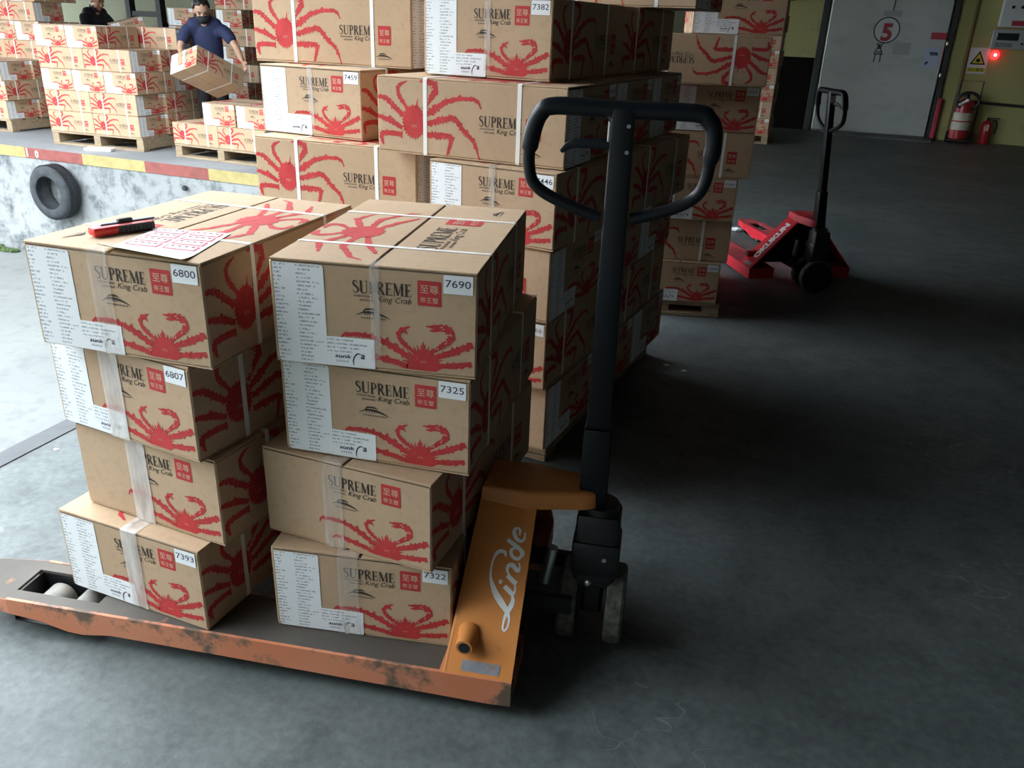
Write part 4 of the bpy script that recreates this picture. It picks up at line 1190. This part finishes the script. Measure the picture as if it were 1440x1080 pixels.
mb = MB(); mb.bbox(0.05, 0.34, -0.146, -0.138, 0.12, 0.22, 0.003); mb.build('display', ['screen'], cb)
for k, x in enumerate((0.40, 0.47, 0.54)):
    mb = MB(); mb.lathe([(0.016, 0), (0.016, 0.014)], 10, 0, Matrix.Translation((x, -0.14, 0.08)) @ Matrix.Rotation(math.pi / 2, 4, 'X')); mb.build('push_button', ['sign_red' if k else 'screen'], cb)
mb = MB(); mb.box(0.05, 0.28, -0.143, -0.139, 0.03, 0.09); mb.build('key_strip', ['plate_grey'], cb)
al = thing('alarm_lamp', 'small glowing red alarm lamp under the grey controller', 'lamp', wall_m(4.68, 1.275))
mb = MB(); mb.lathe([(0.045, 0), (0.045, 0.02)], 16, 0, Matrix.Rotation(math.pi / 2, 4, 'X')); mb.build('lamp_base', ['screen'], al)
mb = MB(); mb.lathe([(0.062, 0.02), (0.062, 0.05), (0.045, 0.075), (0.015, 0.088)], 16, 0, Matrix.Rotation(math.pi / 2, 4, 'X')); mb.build('lamp_lens', ['lamp_red'], al, True)
mb = MB(); mb.lathe([(0.020, 0.087), (0.012, 0.094)], 10, 0, Matrix.Rotation(math.pi / 2, 4, 'X')); mb.build('lamp_bulb', ['lamp_core'], al)

# extinguishers
ex = thing('fire_extinguisher', 'large wheeled red fire extinguisher with pale label beside the steel door', 'fire extinguisher', wall_m(4.43, 0, 0.28))
mb = MB(); mb.lathe([(0.10, 0.05), (0.135, 0.07), (0.135, 0.54), (0.115, 0.60), (0.05, 0.64), (0.035, 0.66)], 24); mb.build('cylinder', ['ext_red'], ex, True)
mb = MB(); mb.lathe([(0.137, 0.20), (0.137, 0.45)], 24, cap=False); mb.build('label_wrap', ['ext_label'], ex, True)
mb = MB(); mb.lathe([(0.1385, 0.315), (0.1385, 0.335)], 24, cap=False); mb.build('label_stripe', ['ext_red'], ex, True)
mb = MB()
for k in range(3):
    mb.tube([(0.02 + 0.15 * math.cos(a), -0.06 - 0.02 * k, 0.62 + 0.12 * math.sin(a)) for a in [2 * math.pi * i / 20 for i in range(20)]], 0.022, 8, 0, True)
mb.build('hose', ['black_metal'], ex, True)
mb = MB(); mb.tube([(-0.10, -0.14, 0.56), (0.02, -0.16, 0.64)], 0.022, 8); mb.build('nozzle_tag', ['sign_white'], ex)
mb = MB(); mb.lathe([(0.04, 0.64), (0.04, 0.70), (0.02, 0.74)], 12); mb.build('valve', ['black_metal'], ex, True)
mb = MB(); mb.tube([(-0.12, 0.1, 0.1), (-0.12, 0.13, 0.90), (0.19, 0.13, 0.90), (0.19, 0.1, 0.1)], 0.013, 8); mb.build('trolley_frame', ['dark_steel'], ex)
for sx in (-0.15, 0.19):
    mb = MB(); mb.lathe([(0.08, -0.018), (0.08, 0.018)], 18, 0, Matrix.Translation((sx, 0.1, 0.08)) @ Matrix.Rotation(math.pi / 2, 4, 'Y')); mb.build('wheel', ['black_metal'], ex, True)
mb = MB(); mb.box(-0.14, 0.18, -0.1, 0.12, 0.03, 0.05); mb.build('foot_plate', ['dark_steel'], ex)
e2 = thing('fire_extinguisher', 'small dark red hand fire extinguisher standing on the floor at far right', 'fire extinguisher', wall_m(4.80, 0, 0.14))
mb = MB(); mb.lathe([(0.07, 0.0), (0.078, 0.015), (0.078, 0.27), (0.06, 0.32), (0.025, 0.345)], 20); mb.build('cylinder', ['ext_red'], e2, True)
mb = MB(); mb.lathe([(0.022, 0.34), (0.022, 0.38)], 10); mb.box(-0.02, 0.15, -0.012, 0.012, 0.375, 0.39); mb.build('valve_handle', ['black_metal'], e2)
mb = MB(); mb.tube([(0.02, -0.02, 0.36), (0.10, -0.05, 0.36), (0.13, -0.05, 0.28), (0.12, -0.04, 0.16)], 0.012, 8); mb.build('hose', ['black_metal'], e2, True)
mb = MB(); mb.box(-0.012, 0.02, -0.081, -0.077, 0.2, 0.29); mb.build('gauge_tag', ['ext_label'], e2)

# ------------------------------------------------------------------ tyre on the dock wall and loose bits
p = dock_pt(0.87) - nd * 0.02
TM = Matrix.Translation((p.x, p.y, -0.425)) @ Matrix.Rotation(BY, 4, 'Z') @ Matrix.Rotation(math.pi / 2, 4, 'X')   # local z points out of the wall
ty = thing('tyre', 'old black car tyre hung as a bumper on the whitewashed bay wall', 'tyre', TM)
mb = MB()
mb.lathe([(0.180, 0.0), (0.205, -0.004), (0.26, 0.0), (0.288, 0.02), (0.292, 0.05), (0.292, 0.135), (0.286, 0.168), (0.258, 0.190), (0.205, 0.196), (0.180, 0.186), (0.176, 0.17), (0.19, 0.15), (0.20, 0.1), (0.19, 0.04), (0.176, 0.016), (0.180, 0.0)], 48, cap=False)
mb.build('carcass', ['tyre_side'], ty, True, angle=50)
tb = MB()
for k in range(60):
    a = 2 * math.pi * k / 60
    for zc_, sk in ((0.055, 0.3), (0.130, -0.3)):
        tb.box(0.2905, 0.2965, -0.011, 0.011, -0.030, 0.030, 0, Matrix.Rotation(a + sk * 0.05, 4, 'Z') @ Matrix.Translation((0, 0, zc_)) @ Matrix.Rotation(sk, 4, 'X'))
tb.build('tread_blocks', ['rubber'], ty)['kind'] = 'stuff'
mb = MB(); mb.lathe([(0.012, -0.02), (0.012, 0.02)], 8, 0, Matrix.Translation((0, 0.19, 0.0))); mb.build('hanger_bolt', ['dark_steel'], ty)

o = MB(); p = dock_pt(1.22) + nd * 0.25
o.bbox(-0.15, 0.15, -0.05, 0.06, 0.0, 0.035, 0.006, 0, TR(p.x, p.y, 0.001, 0.15))
tag(o.build('foam_scrap', ['paper']), 'white scrap of foam lying on the platform above the red edge band', 'scrap')
mb = MB(); p = dock_pt(2.20)
mb.lathe([(0.018, 0), (0.03, 0.03), (0.02, 0.06)], 8, 0, Matrix.Translation((dock_pt(2.62).x, dock_pt(2.62).y, -0.22)) @ Matrix.Rotation(math.pi / 2, 4, 'X'))
tag(mb.build('iron_bolt', ['dark_steel']), 'dark iron bolt end sticking out of the whitewashed bay wall', 'bolt')
mb = MB()
for k in range(26):
    t = rnd.uniform(-1.0, 0.75); pp = dock_pt(t) - nd * rnd.uniform(0.10, 0.2); s_ = rnd.uniform(0.03, 0.08)
    bm = bmesh.new(); bmesh.ops.create_icosphere(bm, subdivisions=1, radius=s_)
    for v in bm.verts: v.co.z *= 0.5; v.co += Vector((rnd.uniform(-.2, .2), rnd.uniform(-.2, .2), rnd.uniform(-.2, .2))) * s_
    mb.bm(bm, 0, Matrix.Translation((pp.x, pp.y, -1.2 + s_ * 0.3)))
tag(mb.build('moss_patch', ['moss']), 'green moss along the foot of the whitewashed bay wall', 'moss', kind='stuff')
mb = MB(); bm = bmesh.new(); bmesh.ops.create_icosphere(bm, subdivisions=1, radius=0.022)
for v in bm.verts: v.co.z *= 0.55; v.co.x *= 1.4
mb.bm(bm, 0, Matrix.Translation((0.586, 6.62, 0.018)) @ Matrix.Scale(1.6, 4))
tag(mb.build('paper_scrap', ['paper']), 'crumpled white paper scrap on the floor beside the red pallet jack', 'scrap')

# ------------------------------------------------------------------ sticker sheet and cutter on carton 6800
zt = jz(3) + H + 0.0022
A_, B_, C_, D_ = (Vector(q) for q in ((-1.0725, 1.5957, zt), (-0.9071, 1.6009, zt), (-0.879, 1.3634, zt), (-1.0719, 1.3857, zt)))
ss = thing('sticker_sheet', 'white sheet of red-bordered stickers curling over the edge of carton 6800', 'sticker sheet', Matrix.Translation(C_))
mb = MB(); n = 14; m = 6
gridv = []
for i in range(n + 1):
    t = i / n
    for j in range(m + 1):
        s_ = j / m
        q = (A_ * (1 - s_) + B_ * s_) * (1 - t) + (D_ * (1 - s_) + C_ * s_) * t
        lift = 0.0
        if t > 0.72: lift = ((t - 0.72) / 0.28) ** 2 * 0.016 * (1 - 0.6 * s_)
        q = q + Vector((0, 0, lift)) - C_
        gridv.append(q)
fs = [(i * (m + 1) + j, (i + 1) * (m + 1) + j, (i + 1) * (m + 1) + j + 1, i * (m + 1) + j + 1) for i in range(n) for j in range(m)]
mb.add(gridv, [f for q, f in enumerate(fs) if q < m * 10], 0); mb.add(gridv, [f for q, f in enumerate(fs) if q >= m * 10], 2); mb.add([v + Vector((0, 0, -0.0004)) for v in gridv], [f[::-1] for f in fs], 1)
mb.build('backing_sheet', ['paper', 'yellow_paper', 'cream_paper'], ss, True)
def on_sheet(s_, t, up=0.0006):
    q = (A_ * (1 - s_) + B_ * s_) * (1 - t) + (D_ * (1 - s_) + C_ * s_) * t
    return q + Vector((0, 0, up)) - C_
for r in range(4):
    for c_ in range(2):
        mb = MB(); s0, s1, t0, t1 = 0.06 + 0.47 * c_, 0.47 + 0.47 * c_, 0.04 + 0.165 * r, 0.175 + 0.165 * r
        def quad(a, b, c, d, up, mat): mb.add([on_sheet(a, d, up), on_sheet(b, d, up), on_sheet(b, c, up), on_sheet(a, c, up)], [(0, 1, 2, 3)], mat)
        quad(s0, s1, t0, t1, 0.0006, 0); quad(s0 + 0.030, s1 - 0.030, t0 + 0.022, t1 - 0.022, 0.0009, 1)
        for k in range(4): quad(s0 + 0.06 + 0.085 * k, s0 + 0.10 + 0.085 * k, t0 + 0.025, t0 + 0.05, 0.0012, 2)
        mb.build('sticker', ['sign_red', 'paper', 'digit'], ss)

ck = thing('box_cutter', 'red and black box cutter lying on top of carton 6800', 'cutter', Matrix.Translation((-1.118, 1.548, zt)) @ Matrix.Rotation(math.radians(60), 4, 'Z') @ Matrix.Diagonal((0.78, 1.05, 1.1, 1)))
mb = MB(); mb.bbox(-0.095, 0.075, -0.016, 0.016, 0.0, 0.018, 0.007, 0, None, 2); mb.build('cutter_body', ['cut_red'], ck, True)
mb = MB()
for k in range(8): mb.bbox(-0.025 + 0.012 * k, -0.015 + 0.012 * k, -0.0185, -0.010, 0.001, 0.016, 0.002)
mb.bbox(-0.03, 0.072, -0.0172, -0.012, 0.0015, 0.015, 0.002); mb.build('rubber_grip', ['cut_black'], ck)
mb = MB(); mb.bbox(-0.07, 0.082, -0.006, 0.008, 0.017, 0.021, 0.002); mb.build('blade_slide', ['cut_grey'], ck)
mb = MB(); mb.bbox(-0.02, 0.02, -0.005, 0.007, 0.020, 0.026, 0.002); mb.build('thumb_lock', ['cut_black'], ck)


# ------------------------------------------------------------------ people
def skin_mesh(chains, sub=2):
    """chains: list of (points, radii, links) grown with a Skin modifier; returns (verts, faces)"""
    V, Fc = [], []
    for pts, rad, edges in chains:
        me = bpy.data.meshes.new('s'); me.from_pydata([tuple(p) for p in pts], edges, [])
        o = bpy.data.objects.new('s', me); COL.objects.link(o)
        md = o.modifiers.new('k', 'SKIN'); md.use_smooth_shade = True
        o.modifiers.new('u', 'SUBSURF').levels = sub
        for i, sv in enumerate(me.skin_vertices[0].data):
            r = rad[i]; sv.radius = r if isinstance(r, tuple) else (r, r)
            sv.use_root = (i == 0)
        dg = bpy.context.evaluated_depsgraph_get(); dg.update()
        em = bpy.data.meshes.new_from_object(o.evaluated_get(dg))
        k = len(V)
        V += [v.co.copy() for v in em.vertices]; Fc += [[i + k for i in p.vertices] for p in em.polygons]
        bpy.data.objects.remove(o); bpy.data.meshes.remove(me); bpy.data.meshes.remove(em)
    return V, Fc


def remesh(V, Fc, voxel):
    me = bpy.data.meshes.new('r'); me.from_pydata([tuple(v) for v in V], [], Fc)
    o = bpy.data.objects.new('r', me); COL.objects.link(o)
    md = o.modifiers.new('r', 'REMESH'); md.mode = 'VOXEL'; md.voxel_size = voxel; md.use_smooth_shade = True
    sm = o.modifiers.new('s', 'SMOOTH'); sm.iterations = 2; sm.factor = 0.5
    dg = bpy.context.evaluated_depsgraph_get(); dg.update()
    em = bpy.data.meshes.new_from_object(o.evaluated_get(dg))
    out = ([v.co.copy() for v in em.vertices], [list(p.vertices) for p in em.polygons])
    bpy.data.objects.remove(o); bpy.data.meshes.remove(me); bpy.data.meshes.remove(em)
    return out


def chain(pts, rad): return (pts, rad, [(i, i + 1) for i in range(len(pts) - 1)])


def hand_chains(wrist, dirn, palm_n, side, curl=0.5, s=1.0):
    """palm plus five fingers; dirn along the fingers, palm_n out of the palm, side = thumb side"""
    d = Vector(dirn).normalized(); pn = Vector(palm_n); pn = (pn - d * pn.dot(d)).normalized(); a = d.cross(pn) * side
    w = Vector(wrist); out = []
    out.append(chain([w - d * 0.01, w + d * 0.04 * s, w + d * 0.085 * s], [(0.020 * s, 0.028 * s), (0.016 * s, 0.038 * s), (0.013 * s, 0.038 * s)]))
    for k, (off, ln) in enumerate(((0.030, 0.072), (0.010, 0.080), (-0.010, 0.074), (-0.029, 0.060))):
        b = w + d * 0.07 * s + a * off * s; L_ = ln * s
        c1 = d * math.cos(curl * 0.6) + pn * math.sin(curl * 0.6); c2 = d * math.cos(curl * 1.4) + pn * math.sin(curl * 1.4); c3 = d * math.cos(curl * 2.0) + pn * math.sin(curl * 2.0)
        p1 = b + d * 0.02 * s; p2 = p1 + c1 * L_ * 0.45; p3 = p2 + c2 * L_ * 0.33; p4 = p3 + c3 * L_ * 0.24
        out.append(chain([b, p1, p2, p3, p4], [0.010 * s, 0.0098 * s, 0.009 * s, 0.0082 * s, 0.007 * s]))
    b = w + d * 0.015 * s + a * 0.022 * s
    p1 = b + (a * 0.7 + d * 0.6) * 0.035 * s; p2 = p1 + (a * 0.35 + d * 0.8 + pn * 0.5) * 0.034 * s; p3 = p2 + (d * 0.8 + pn * 0.6) * 0.026 * s
    out.append(chain([b, p1, p2, p3], [0.013 * s, 0.0115 * s, 0.0098 * s, 0.008 * s]))
    return out


def head_mesh(c, fwd, up, s=1.0):
    """head with brow, nose, cheeks, jaw and ears as one lump set to be merged with the body"""
    f = Vector(fwd).normalized(); u = Vector(up); u = (u - f * u.dot(f)).normalized(); r = f.cross(u)
    B = Matrix((r, f, u)).transposed().to_4x4(); B.translation = Vector(c)
    V, Fc = [], []
    def blob(x, y, z, rx, ry, rz):
        bm = bmesh.new(); bmesh.ops.create_icosphere(bm, subdivisions=3, radius=1)
        k = len(V); bm.verts.index_update()
        for v in bm.verts: V.append(B @ Vector(((x + v.co.x * rx) * s, (y + v.co.y * ry) * s, (z + v.co.z * rz) * s)))
        for q in bm.faces: Fc.append([k + v.index for v in q.verts])
        bm.free()
    blob(0, -0.005, 0.035, 0.076, 0.094, 0.085); blob(0, 0.025, -0.035, 0.060, 0.068, 0.075); blob(0, 0.045, -0.088, 0.034, 0.036, 0.028)
    blob(0, 0.088, -0.020, 0.013, 0.020, 0.030); blob(0, 0.100, -0.040, 0.017, 0.014, 0.012)
    for sx in (-1, 1):
        blob(sx * 0.076, -0.008, -0.012, 0.010, 0.020, 0.033); blob(sx * 0.036, 0.062, -0.04, 0.026, 0.024, 0.026); blob(sx * 0.030, 0.080, 0.022, 0.024, 0.010, 0.008)
    return V, Fc, B


def person(label, base, yaw, P, cloth, mask, carry=None):
    """P: joint positions in the person's frame (x right, y forward, z up)"""
    T = TR(base[0], base[1], 0, yaw)
    pr = thing('person', label, 'person', T)
    V = lambda k: Vector(P[k])
    # ---- skin: head, neck, arms, hands and legs as one surface
    ch = []
    hips, chest, neck, headc = V('hips'), V('chest'), V('neck'), V('head')
    ch.append(([hips, (hips + chest) / 2, chest, neck, neck + (headc - neck) * 0.6], [(0.14, 0.10), (0.135, 0.10), (0.15, 0.105), (0.058, 0.058), (0.056, 0.056)], [(0, 1), (1, 2), (2, 3), (3, 4)]))
    for sd in ('l', 'r'):
        sh, el, wr = V('sh_' + sd), V('el_' + sd), V('wr_' + sd)
        ch.append(chain([chest * 0.5 + sh * 0.5, sh, (sh + el) / 2, el, el + (wr - el) * 0.3, wr], [0.060, 0.052, 0.046, 0.040, 0.041, 0.026]))
        hp, kn, an = V('hip_' + sd), V('kn_' + sd), V('an_' + sd)
        ch.append(chain([hp, (hp + kn) / 2, kn, kn + (an - kn) * 0.35, an], [0.088, 0.075, 0.056, 0.056, 0.040]))
        d, pn, si = P['hand_' + sd]
        ch += hand_chains(wr, d, pn, si, P.get('curl', 0.6), 1.05)
    VV, FF = skin_mesh(ch, 2)
    hv, hf, B = head_mesh(headc, P['look'], P['up'], 1.06)
    k = len(VV); VV += hv; FF += [[i + k for i in q] for q in hf]
    VV, FF = remesh(VV, FF, 0.0075)
    mb = MB(); mb.add(VV, FF, 0); mb.build('body', ['skin'], pr, True, angle=80)
    # ---- hair, eyes, mask
    B2 = B
    hb = MB(); bm = bmesh.new(); bmesh.ops.create_uvsphere(bm, u_segments=28, v_segments=18, radius=1)
    dele = []
    for v in bm.verts:
        x, y, z = v.co
        cut = -0.45 if y < 0.12 else (-0.45 + (y - 0.12) * 1.30)
        if z < cut: dele.append(v)
        v.co = Vector((x * 0.088, -0.010 + y * 0.105, 0.042 + z * 0.092)) * 1.06 + Vector((0, 0, 0.006 * math.sin(x * 9) * max(0, z)))
    bmesh.ops.delete(bm, geom=dele, context='VERTS')
    hb.bm(bm, 0, B2); o = hb.build('hair', ['hair'], pr, True, angle=80)
    so = o.modifiers.new('thick', 'SOLIDIFY'); so.thickness = 0.012; so.offset = -1
    for sx in (-1, 1):
        mb = MB(); bm = bmesh.new(); bmesh.ops.create_icosphere(bm, subdivisions=2, radius=0.0115)
        for v in bm.verts: v.co = Vector((v.co.x * 1.25, v.co.y * 0.7, v.co.z * 0.6))
        mb.bm(bm, 0, B2 @ Matrix.Translation((sx * 0.033, 0.092, 0.004))); mb.build('eye', ['eye'], pr, True)
        mb = MB(); mb.tube([B2 @ Vector((sx * 0.014, 0.100, 0.024)), B2 @ Vector((sx * 0.034, 0.098, 0.029)), B2 @ Vector((sx * 0.052, 0.086, 0.023))], [0.003, 0.005, 0.002], 6); mb.build('eyebrow', ['hair'], pr)
    if mask:
        mk = MB(); bm = bmesh.new(); bmesh.ops.create_uvsphere(bm, u_segments=26, v_segments=16, radius=1)
        dele = []
        for v in bm.verts:
            x, y, z = v.co
            if y < 0.05 or z > 0.70 * (1 - 0.35 * abs(x)) or z < -0.90: dele.append(v)
            v.co = Vector((x * 0.072, 0.020 + y * 0.105 * (1 - 0.10 * abs(z)), -0.050 + z * 0.068)) * 1.06
        bmesh.ops.delete(bm, geom=dele, context='VERTS')
        mk.bm(bm, 0, B2); o = mk.build('face_mask', ['mask'], pr, True, angle=80)
        so = o.modifiers.new('thick', 'SOLIDIFY'); so.thickness = 0.004; so.offset = 1
        for sx in (-1, 1):
            mb = MB(); mb.tube([B2 @ Vector((sx * 0.075, 0.03, -0.045)), B2 @ Vector((sx * 0.086, -0.01, -0.015)), B2 @ Vector((sx * 0.086, -0.022, 0.01))], 0.0025, 6); mb.build('mask_loop', ['mask'], pr)
    else:
        mb = MB(); mb.tube([B2 @ Vector((-0.022, 0.098, -0.068)), B2 @ Vector((0, 0.104, -0.067)), B2 @ Vector((0.022, 0.098, -0.068))], [0.002, 0.0045, 0.002], 8); mb.build('mouth', ['cut_red'], pr)
    # ---- shirt: torso and short sleeves in one surface
    ch = [([hips + Vector((0, 0, -0.02)), (hips + chest) / 2, chest, neck * 0.6 + chest * 0.4, neck * 0.88 + chest * 0.12], [(0.175, 0.125), (0.170, 0.125), (0.195, 0.135), (0.135, 0.105), (0.082, 0.076)], [(0, 1), (1, 2), (2, 3), (3, 4)])]
    for sd in ('l', 'r'):
        sh, el = V('sh_' + sd), V('el_' + sd)
        ch.append(chain([chest * 0.6 + sh * 0.4, sh + Vector((0, 0, -0.02)), sh + (el - sh) * 0.45, sh + (el - sh) * 0.80], [0.100, 0.086, 0.074, 0.068]))
        ch.append(chain([neck * 0.85 + chest * 0.15 - Vector((0, 0.01, 0.015)), neck * 0.5 + sh * 0.5 - Vector((0, 0, 0.005)), sh + Vector((0, 0, 0.0))], [0.070, 0.082, 0.084]))
    VV, FF = skin_mesh(ch, 2); VV, FF = remesh(VV, FF, 0.012)
    mb = MB(); mb.add(VV, FF, 0); st = mb.build('polo_shirt', [cloth], pr, True, angle=80)
    ndir = (headc - neck).normalized(); fw = Vector(P['look']); fw.z = 0; fw.normalize()
    rt = fw.cross(Vector((0, 0, 1)))
    cpts = []
    for i in range(15):
        a = math.radians(-150 + 300 * i / 14); cpts.append(neck + ndir * (0.022 - 0.030 * math.cos(a)) + (fw * math.cos(a) * 0.074 + rt * math.sin(a) * 0.074))
    cm = MB(); cm.tube(cpts, 0.024, 8, flat=(1.3, 0.45)); cm.build('collar', [cloth], st, True)
    # ---- trousers and shoes
    ch = [([hips + Vector((0, 0, 0.03)), hips + Vector((0, 0, -0.06))], [(0.165, 0.120), (0.165, 0.120)], [(0, 1)])]
    for sd in ('l', 'r'):
        hp, kn, an = V('hip_' + sd), V('kn_' + sd), V('an_' + sd)
        ch.append(chain([hips + Vector((0, 0, -0.05)) * 1 + (hp - hips) * 0.5, hp, (hp + kn) / 2, kn, an + Vector((0, 0, -0.01))], [0.10, 0.102, 0.090, 0.075, 0.066]))
    VV, FF = skin_mesh(ch, 2); VV, FF = remesh(VV, FF, 0.012)
    mb = MB(); mb.add(VV, FF, 0); mb.build('trousers', ['trouser'], pr, True, angle=80)
    for sd in ('l', 'r'):
        an = V('an_' + sd)
        mb = MB(); bm = bmesh.new(); bmesh.ops.create_uvsphere(bm, u_segments=16, v_segments=10, radius=1)
        for v in bm.verts: v.co = Vector((v.co.x * 0.048, 0.065 + v.co.y * 0.135, max(-0.045, v.co.z * (0.065 if v.co.y < 0.1 else 0.05))))
        mb.bm(bm, 0, Matrix.Translation((an.x, an.y, 0.046))); mb.build('shoe', ['shoe'], pr, True)
    return pr


# carried carton
CR = Matrix(((0.913546, 0.389533, -0.117034), (-0.285842, 0.819567, 0.496592), (0.289357, -0.420207, 0.860058))).to_4x4()
CD = Vector((-5.302, 8.4575, 0.8154))
cm_ = Matrix.Translation(CD) @ CR @ Matrix.Translation((W / 2, L / 2, 0))
carton_at(cm_, 'crab carton held tilted in the arms of the man in the navy polo', 'carton in hand', tape=1)

base1 = (-5.27, 9.25); yaw1 = math.radians(200.5)
I1 = TR(base1[0], base1[1], 0, yaw1).inverted()
def w1(*p): return tuple(I1 @ Vector(p))
def d1(*p): return tuple(I1.to_3x3() @ Vector(p))
person('man in a navy polo and black face mask stooping to lower a tilted carton', base1, yaw1, {
    'hips': (0, -0.03, 0.90), 'chest': (0, 0.07, 1.16), 'neck': (0, 0.135, 1.355), 'head': (0.0, 0.21, 1.455), 'look': (-0.18, 0.90, -0.42), 'up': (0, 0.35, 0.9),
    'sh_r': (0.185, 0.12, 1.30), 'el_r': w1(-5.44, 8.93, 1.06), 'wr_r': w1(-5.29, 8.86, 0.86), 'hand_r': (d1(0.05, -0.09, -0.08), d1(0.9, -0.3, 0.3), 1),
    'sh_l': (-0.185, 0.12, 1.30), 'el_l': w1(-4.87, 9.14, 1.085), 'wr_l': w1(-4.765, 9.055, 0.945), 'hand_l': (d1(0.10, -0.10, -0.16), d1(-0.39, -0.82, 0.30), -1),
    'hip_r': (0.09, -0.02, 0.86), 'kn_r': (0.10, 0.05, 0.48), 'an_r': (0.10, -0.02, 0.08), 'hip_l': (-0.09, -0.02, 0.86), 'kn_l': (-0.10, 0.05, 0.48), 'an_l': (-0.10, -0.02, 0.08)}, 'navy', True)
base2 = (-8.15, 11.25); yaw2 = math.radians(-105)
I2 = TR(base2[0], base2[1], 0, yaw2).inverted()
def w2(*p): return tuple(I2 @ Vector(p))
def d2(*p): return tuple(I2.to_3x3() @ Vector(p))
person('man in a charcoal shirt seen from the side behind the middle carton stack', base2, yaw2, {
    'hips': (0, 0, 0.92), 'chest': (0, 0.04, 1.20), 'neck': (0, 0.09, 1.42), 'head': (0.0, 0.15, 1.545), 'look': (0.0, 0.93, -0.35), 'up': (0, 0.35, 0.93),
    'sh_r': (0.18, 0.07, 1.37), 'el_r': (0.23, 0.16, 1.12), 'wr_r': (0.20, 0.38, 1.06), 'hand_r': ((-0.1, 1, 0.0), (-1, 0, 0.1), 1),
    'sh_l': (-0.18, 0.07, 1.37), 'el_l': (-0.23, 0.16, 1.12), 'wr_l': (-0.20, 0.38, 1.06), 'hand_l': ((0.1, 1, 0.0), (1, 0, 0.1), -1),
    'hip_r': (0.09, 0, 0.88), 'kn_r': (0.10, 0.03, 0.49), 'an_r': (0.10, -0.02, 0.08), 'hip_l': (-0.09, 0, 0.88), 'kn_l': (-0.10, 0.03, 0.49), 'an_l': (-0.10, -0.02, 0.08)}, 'charcoal', False)
m = Matrix.Translation((-7.38, 10.95, 1.10)) @ Matrix.Rotation(math.radians(38), 4, 'Z') @ Matrix.Rotation(math.radians(-14), 4, 'Y')
carton_at(m, 'tilted carton in the hands of the man in charcoal, behind the middle platform stack', 'carton in hand')

# lift stacker standing far behind
sk = thing('hand_stacker', 'black hand stacker with ladder-like mast far behind the middle platform stack', 'stacker', TR(-8.75, 13.0, 0, -0.2))
for x in (0.0, 0.62):
    mb = MB(); mb.bbox(x, x + 0.10, -0.05, 0.07, 0.0, 2.05, 0.006); mb.build('mast_upright', ['black_metal'], sk)
for z_ in (0.35, 0.95, 1.35, 1.62, 1.95):
    mb = MB(); mb.bbox(0.10, 0.62, -0.03, 0.03, z_, z_ + 0.08, 0.005); mb.build('mast_crossbar', ['black_metal'], sk)
mb = MB(); mb.bbox(0.20, 0.52, 0.08, 0.5, 0.12, 1.05, 0.03, 0, None, 2); mb.build('power_cover', ['navy'], sk)
for x in (0.08, 0.52):
    mb = MB(); mb.bbox(x, x + 0.14, -1.05, 0.0, 0.05, 0.11, 0.008); mb.build('fork', ['black_metal'], sk)
    mb = MB(); mb.lathe([(0.05, -0.03), (0.05, 0.03)], 16, 0, Matrix.Translation((x + 0.07, 0.35, 0.05)) @ Matrix.Rotation(math.pi / 2, 4, 'Y')); mb.build('wheel', ['rubber'], sk, True)
mb = MB(); mb.tube([(0.36, 0.3, 1.0), (0.36, 0.45, 1.25), (0.2, 0.5, 1.3)], 0.02, 8); mb.build('tiller', ['black_metal'], sk)

# crumbs on the floor
for x, y, r, lab in ((-1.924, 2.272, 0.010, 'white crumb on the pale floor left of the piles, nearer the boxes'), (-2.005, 2.212, 0.008, 'white crumb on the pale floor left of the piles, nearer the kerb'),
                     (0.093, 3.608, 0.012, 'white crumb on the lit floor beyond the big stack, left one'), (0.175, 3.56, 0.011, 'white crumb on the lit floor beyond the big stack, right one')):
    mb = MB(); bm = bmesh.new(); bmesh.ops.create_icosphere(bm, subdivisions=1, radius=r)
    for v in bm.verts: v.co = Vector((v.co.x * rnd.uniform(1.0, 1.9), v.co.y * rnd.uniform(0.7, 1.2), max(0, v.co.z * 0.6)))
    mb.bm(bm, 0, Matrix.Translation((x, y, 0.0)))
    tag(mb.build('floor_crumb', ['paper']), lab, 'crumb')
